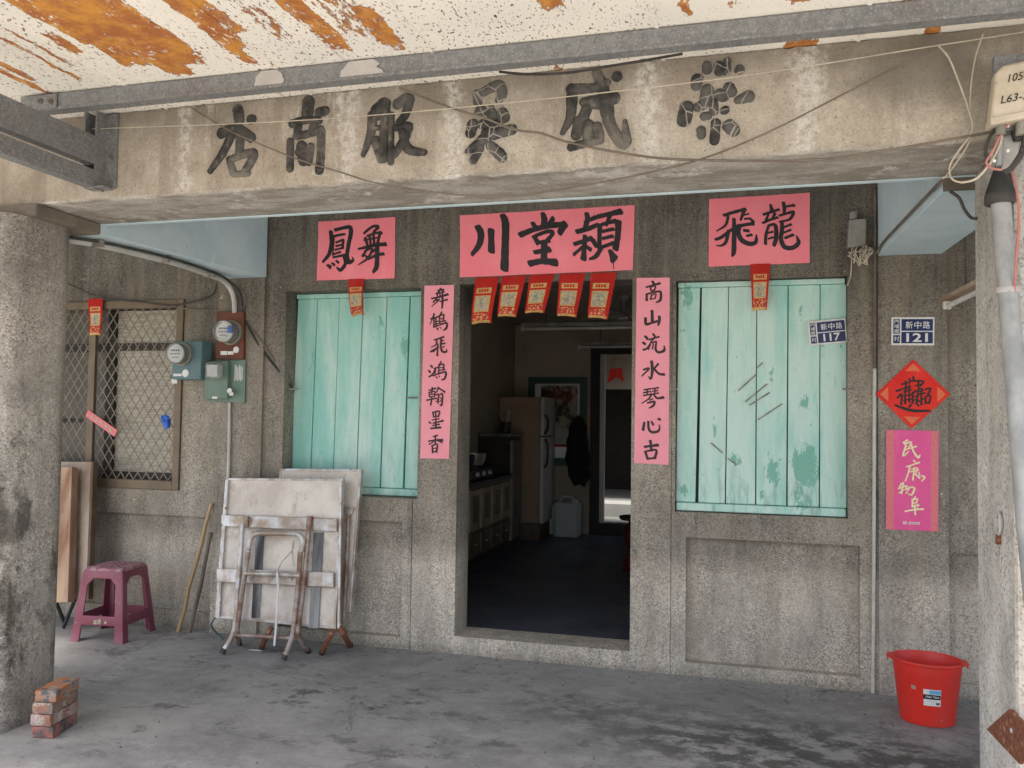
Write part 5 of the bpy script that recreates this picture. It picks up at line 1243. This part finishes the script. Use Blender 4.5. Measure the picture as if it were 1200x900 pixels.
bpatch(-89, -68.5, .166, .185, .0018, 'skyblue', 'label_band'); bpatch(-99, -68.5, .140, .163, .0018, 'ink', 'label_band')
bpatch(-121, -113, .178, .196, .0012, 'cream', 'price_tag')
q = bpt(R(-83.5), .152, .004); tg = (bpt(R(-77), .154)-bpt(R(-90), .154)).normalized()
text_mesh('Hsan Yang', q, .014, 'white', t, 'lettering', tg, Vector((.02,-.0,1)).normalized(), .02, .060)
bpatch(-77, -69.5, .114, .126, .0018, 'cablebr', 'label_print')

# ================================================================ bricks by the left column
bl = Vector((.115,.215,0)).normalized()
spec = [('bottom brick of the stack by the left column, red face and dark side', 0, .0), ('second brick from the floor in the stack, pale washed red', 1, .012), ('third brick from the floor in the stack, worn orange face', 2, -.004), ('top brick of the stack by the left column, orange and grey', 3, .010)]
zb = 0
P_near = Vector((-3.085, -1.862, 0)); far = atZ(95, 846, 0)
ln = Vector((far.x-(-2.983), far.y-(-1.855), 0)); ln = ln.normalized()
for lab, i, dx in spec:
    hh = .0525; a = R((2, -3, 1, 4)[i]); dl = Vector((ln.x*math.cos(a)-ln.y*math.sin(a), ln.x*math.sin(a)+ln.y*math.cos(a), 0)); dw = Vector((dl.y, -dl.x, 0))
    p = Vector((-3.072-(.012, .024, .018, .004)[i], -1.865, zb+.001)); L_, W_ = .205, .098
    me_ = MB(); nx_, ny_, nz_ = 8, 4, 3
    bmx = bmesh.new(); bmesh.ops.create_cube(bmx, size=1); bmesh.ops.subdivide_edges(bmx, edges=bmx.edges, cuts=5, use_grid_fill=True)
    vs = []
    for v in bmx.verts:
        q = Vector((v.co.x*W_, v.co.y*L_, v.co.z*(hh-.002)))
        ed = sum(1 for c_, m__ in ((v.co.x, .5), (v.co.y, .5), (v.co.z, .5)) if abs(abs(c_)-m__) < .01)
        if ed >= 2: q *= 1-.035*ed*abs(mnoise.noise(q*60+Vector((i, 0, 0))))-.01
        q += Vector((mnoise.noise(q*30+Vector((i*3,0,0))), mnoise.noise(q*30+Vector((0,i*3,5))), .4*mnoise.noise(q*30+Vector((9,0,i)))))*.003
        vs.append(p+dw*(q.x+W_/2)+dl*(q.y+L_/2)+Vector((0,0,q.z+hh/2)))
    me_.add(vs, [tuple(v.index for v in f_.verts) for f_ in bmx.faces]); bmx.free()
    tag(me_.build('brick', M['brick'][i], None, True), lab, 'brick', 'bricks stacked by the left column')
    zb += hh+.001

# ================================================================ things inside the room
ZF = .10
# refrigerator on a plinth, front turned to the right
fx0, fx1, fy0, fy1, fz0 = -2.65, -2.17, 4.2, 4.80, .29
t = thing('refrigerator', ((fx0+fx1)/2, (fy0+fy1)/2, fz0), 'brown and cream two-door refrigerator inside the dark room', 'refrigerator')
MB().box(fx0, fx1, fy0, fy1, fz0, 1.72).build('cabinet', M['fridgeside'], t, bevel=.012)
MB().box(fx1+.004, fx1+.05, fy0, fy1, 1.28, 1.72).build('door', M['fridgefront'], t, bevel=.012)
MB().box(fx1+.004, fx1+.05, fy0, fy1, fz0, 1.265).build('door', M['fridgefront'], t, bevel=.012)
for z0, z1 in ((.92, 1.24), (1.30, 1.52)):
    MB().tube(smoothpts([(fx1+.05, fy0+.04, z0), (fx1+.085, fy0+.035, z0+.06), (fx1+.085, fy0+.035, z1-.06), (fx1+.05, fy0+.04, z1)], 4), .014, 8).build('handle', M['cable'], t, True)
MB().box(fx0, fx1+.02, fy0-.03, fy1, ZF, fz0-.002).build('plinth', M['cab'], t)
# wooden cabinet with stove along the left wall
cx1 = -2.28; cy0, cy1 = 1.95, 3.35
t = thing('kitchen_cabinet', (-2.45, 2.6, ZF), 'old wooden kitchen cabinet with panel doors along the inner left wall', 'cabinet')
MB().box(-2.65, cx1, cy0, cy1, ZF+.12, .86).build('body', M['cab'], t)
MB().box(-2.65, cx1-.05, cy0, cy1, ZF, ZF+.118).build('base', M['doorframe'], t)
for k in range(4):
    y0 = cy0+.03+k*.345; z0, z1 = .47, .83
    d_ = MB().box(cx1+.001, cx1+.02, y0, y0+.30, z0, z1).build('door', M['cabl'], t, bevel=.004)
    MB().box(cx1+.0205, cx1+.026, y0+.07, y0+.23, z0+.07, z1-.05).build('door_panel', M['cab'], d_, bevel=.003)
    dr = MB().box(cx1+.001, cx1+.018, y0, y0+.30, .25, .44).build('drawer', M['cab'], t, bevel=.004)
    MB().tube([(cx1+.03, y0+.11, .345), (cx1+.03, y0+.19, .345)], .006, 6).build('handle', M['galvl'], dr)
MB().box(-2.655, cx1+.03, cy0-.02, cy1+.02, .862, .90).build('counter_top', M['black'], t, bevel=.004)
t = thing('gas_stove', (-2.46, 2.5, .90), 'dark gas stove with pots on the inner kitchen cabinet', 'stove')
MB().box(-2.62, -2.31, 2.15, 2.85, .902, 1.0).build('body', M['black'], t, bevel=.01)
for y in (2.33, 2.67):
    MB().lathe((-2.46, y, 1.0), [(.085, 0), (.09, .015), (.06, .02)], 20).build('burner', M['cable'], t, True)
    MB().lathe((-2.46, y, 1.022), [(.09, 0), (.115, .05), (.12, .11), (.114, .112), (.10, .02)], 24).build('pot', M['steelrail'] if y > 2.5 else M['black'], t, True)
for y in (2.3, 2.5, 2.7): MB().tube([(-2.31, y, .955), (-2.285, y, .955)], .02, 10).build('knob', M['galvl'], t, True)
t = thing('splash_panel', (-2.6, 2.6, 1.0), 'dull bluish sheet standing behind the stove against the inner wall', 'panel')
MB().box(-2.65, -2.635, 1.9, 3.0, 1.0, 1.45).build('sheet', M['tealmetal'], t); MB().box(-2.655, -2.63, 1.9, 3.0, 1.452, 1.475).build('top_strip', M['galvl'], t)
t = thing('side_cupboard', (-2.45, 3.65, ZF), 'narrow dark cupboard with a pale front edge next to the refrigerator', 'cupboard')
MB().box(-2.65, -2.30, 3.42, 3.86, ZF, 1.28).build('body', M['doorframe'], t); MB().box(-2.298, -2.275, 3.42, 3.47, ZF+.1, 1.24).build('front_edge', M['cabl'], t); MB().box(-2.655, -2.27, 3.40, 3.88, 1.283, 1.31).build('top', M['steeldark'], t)
MB().box(-2.298, -2.28, 3.49, 3.84, ZF+.1, 1.24).build('door', M['cab'], t)
t = thing('tool_jar', (-2.4, 3.65, 1.31), 'jar of kitchen tools on the narrow dark cupboard', 'jar')
MB().lathe((-2.40, 3.62, 1.312), [(.05,0),(.055,.12),(.05,.125)], 18).build('jar', M['black'], t, True)
MB().tube([(-2.40,3.62,1.40),(-2.36,3.60,1.56)], .008, 6).tube([(-2.42,3.62,1.40),(-2.47,3.58,1.54)], .008, 6).tube([(-2.39,3.64,1.40),(-2.38,3.66,1.52)], .01, 6).build('utensil', M['galvl'], t)
# calendar hanging over the back window, coat, jugs
a, b_ = at(634, 452, YB-.03), at(676, 524, YB-.03)
t = thing('wall_calendar', ((a.x+b_.x)/2, YB-.03, a.z), 'picture calendar hanging over the bright back window', 'calendar')
MB().box(a.x, b_.x, YB-.032, YB-.030, b_.z, a.z).build('sheet', M['picture'], t)
MB().box(a.x, b_.x, YB-.036, YB-.0325, b_.z, b_.z+.03).build('lower_band', M['redpaper'], t)
c = at(678, 520, YB-.1)
t = thing('hanging_coat', (c.x, YB-.1, 1.5), 'black coat hanging on the back wall beside the window', 'coat')
prof = [(.02, 0), (.05,-.04), (.10,-.14), (.115,-.3), (.12,-.5), (.105,-.72), (.085,-.80)]
zt_ = at(678, 488, YB-.1).z; mb = MB(); nn = 20; vs = []
for w_, dz in prof:
    for k in range(nn):
        an = 2*math.pi*k/nn; q = 1+.25*math.sin(an*4+dz*9)
        vs.append((c.x+w_*1.05*q*math.cos(an)+.02*math.sin(dz*5), YB-.09+.05*q*math.sin(an)*(w_/.1), zt_+dz+.03*math.sin(an*2)*(dz < -.6)))
mb.add(vs, [(k*nn+i, k*nn+(i+1) % nn, (k+1)*nn+(i+1) % nn, (k+1)*nn+i) for k in range(len(prof)-1) for i in range(nn)]+[tuple(range(nn)), tuple((len(prof)-1)*nn+i for i in range(nn))])
mb.build('coat', M['coat'], t, True)
MB().tube([(c.x, YB-.002, zt_+.03), (c.x, YB-.10, zt_+.01)], .008, 6).build('hook', M['galvl'], t)
a = at(690, 490, YB-.004); t = thing('notice_card', a, 'small dull yellow card pinned behind the hanging coat', 'card')
MB().box(a.x-.17, a.x+.09, YB-.008, YB-.002, a.z-.16, a.z+.03).build('card', M['gold'], t)
for (px, py, w_, h_, lab, cap) in ((665, 622, .155, .40, 'large milky plastic water jug on the floor inside the room', 'white'), (655, 618, .13, .36, 'second water jug with a blue cap behind the large one', 'bluerag')):
    P = at(px, py, 4.62); P.z = 0
    if cap == 'bluerag': P = P+Vector((-.10, .17, 0))
    t = thing('water_jug', (P.x, P.y, ZF), lab, 'water jug', 'water jugs')
    MB().prism([Vector((P.x+x, P.y+y, ZF)) for x, y in rsq(-w_, w_, -w_*.8, w_*.8, .06, 4)], (0,0,h_)).build('body', M['jug'], t, bevel=.035, seg=3)
    MB().tube(smoothpts([(P.x-.09, P.y, ZF+h_-.01), (P.x-.06, P.y, ZF+h_+.06), (P.x+.05, P.y, ZF+h_+.06), (P.x+.07, P.y, ZF+h_-.01)], 4), .015, 8).build('handle', M['jug'], t, True)
    MB().lathe((P.x+.10, P.y-.03, ZF+h_-.005), [(.032,0),(.032,.035),(.028,.04)], 14).build('cap', M[cap], t, True)
# red charm hanging in the back doorway
q = at(721, 440, 7.9); t = thing('hanging_charm', q, 'small red paper charm hanging in the rear doorway', 'charm')
MB().prism([q+Vector((-.09,0,.10)), q+Vector((.10,0,.12)), q+Vector((.13,0,-.10)), q+Vector((.02,0,-.02)), q+Vector((-.12,0,-.12))], (0,.01,0)).build('paper', M['redplain'], t)
MB().tube([q+Vector((0,.005,.10)), q+Vector((0,.005,.5))], .004, 5).build('string', M['redwire'], t)
# ceiling tube lamps
def room_lamp(p0, p1, z, lab, th=.03, base=True):
    a, b_ = atZ(*p0, z), atZ(*p1, z); b_.y = a.y
    t = thing('tube_lamp', a, lab, 'lamp', 'unlit tube lamps in the room')
    MB().box(a.x, b_.x+.3, a.y-.03, a.y+.03, z+.012, z+.05).build('housing', M['boxgrey'], t, bevel=.004)
    MB().tube([(a.x+.03, a.y, z-.006), (b_.x+.27, a.y, z-.006)], .015, 12).build('tube', M['tube'], t, True)
    MB().box(a.x, a.x+.03, a.y-.02, a.y+.02, z-.025, z+.011).build('end_cap', M['white'], t)
    MB().tube([(a.x+.25, a.y, z+.05), (a.x+.25, a.y, 2.62)], .004, 5).tube([(b_.x, a.y, z+.05), (b_.x, a.y, 2.62)], .004, 5).build('hanger', M['cable'], t)
room_lamp((611,385), (742,380), 2.36, 'unlit white tube lamp hanging near the doorway inside the room')
room_lamp((678,406), (742,404), 2.30, 'farther dark tube lamp hanging before the back wall')
q = atZ(731, 362, 2.50); t = thing('ceiling_fan', (q.x, q.y, 2.62), 'pale ceiling fan mount above the near tube lamp in the room', 'ceiling fan')
MB().lathe((q.x, q.y, 2.40), [(.045,0),(.05,.02),(.02,.05),(.012,.06),(.012,.16),(.05,.19),(.055,.2199)], 16).build('mount', M['galvl'], t, True)
for k in range(3):
    a = R(20+120*k); d = Vector((math.cos(a), math.sin(a), 0)); s2 = Vector((-d.y, d.x, .12))
    MB().obox(Vector((q.x, q.y, 2.425))+d*.33, d*.27, s2*.055, Vector((0,0,.004))).build('blade', M['boxgrey'], t)
# red turned leg of a small table at the right of the doorway
q = atZ(731, 668, ZF)+Vector((.10, 0, 0))
t = thing('altar_stool', (q.x, q.y, ZF), 'dark red turned wooden stand just inside the right of the doorway', 'stand')
MB().lathe((q.x, q.y, ZF), [(.12,0),(.125,.03),(.10,.05),(.115,.075),(.12,.10),(.085,.13),(.07,.2),(.10,.30),(.09,.40),(.06,.44),(.07,.46)], 24).build('turned_leg', M['redlac'], t, True)
MB().lathe((q.x, q.y, ZF+.462), [(.13,0),(.145,.012),(.145,.03),(.13,.035)], 28).build('top', M['black'], t, True)

# loose grit and crumbs of plaster on the porch floor
gr = MB(); rr = random.Random(12)
for k in range(420):
    if rr.random() < .55: x, y = rr.uniform(-3.6, 1.2), -abs(rr.gauss(0, .13))-.012
    else: x, y = rr.uniform(-3.0, 1.1), rr.uniform(-2.3, -.05)
    if -1.75 < x < -.6 and y > -.02: continue
    r_ = rr.uniform(.0015, .0055); a = rr.uniform(0, 6.3)
    c_ = Vector((x, y, r_*.55)); u = Vector((math.cos(a), math.sin(a), rr.uniform(-.2, .2)))*r_; v = Vector((-math.sin(a), math.cos(a), rr.uniform(-.2, .2)))*r_*rr.uniform(.5, 1)
    gr.obox(c_, u, v, Vector((0, 0, r_*.5)))
go = gr.build('floor_grit', M['yard']); go['kind'] = 'stuff'; go['label'] = 'loose grit and plaster crumbs scattered on the porch floor'; go['category'] = 'grit'
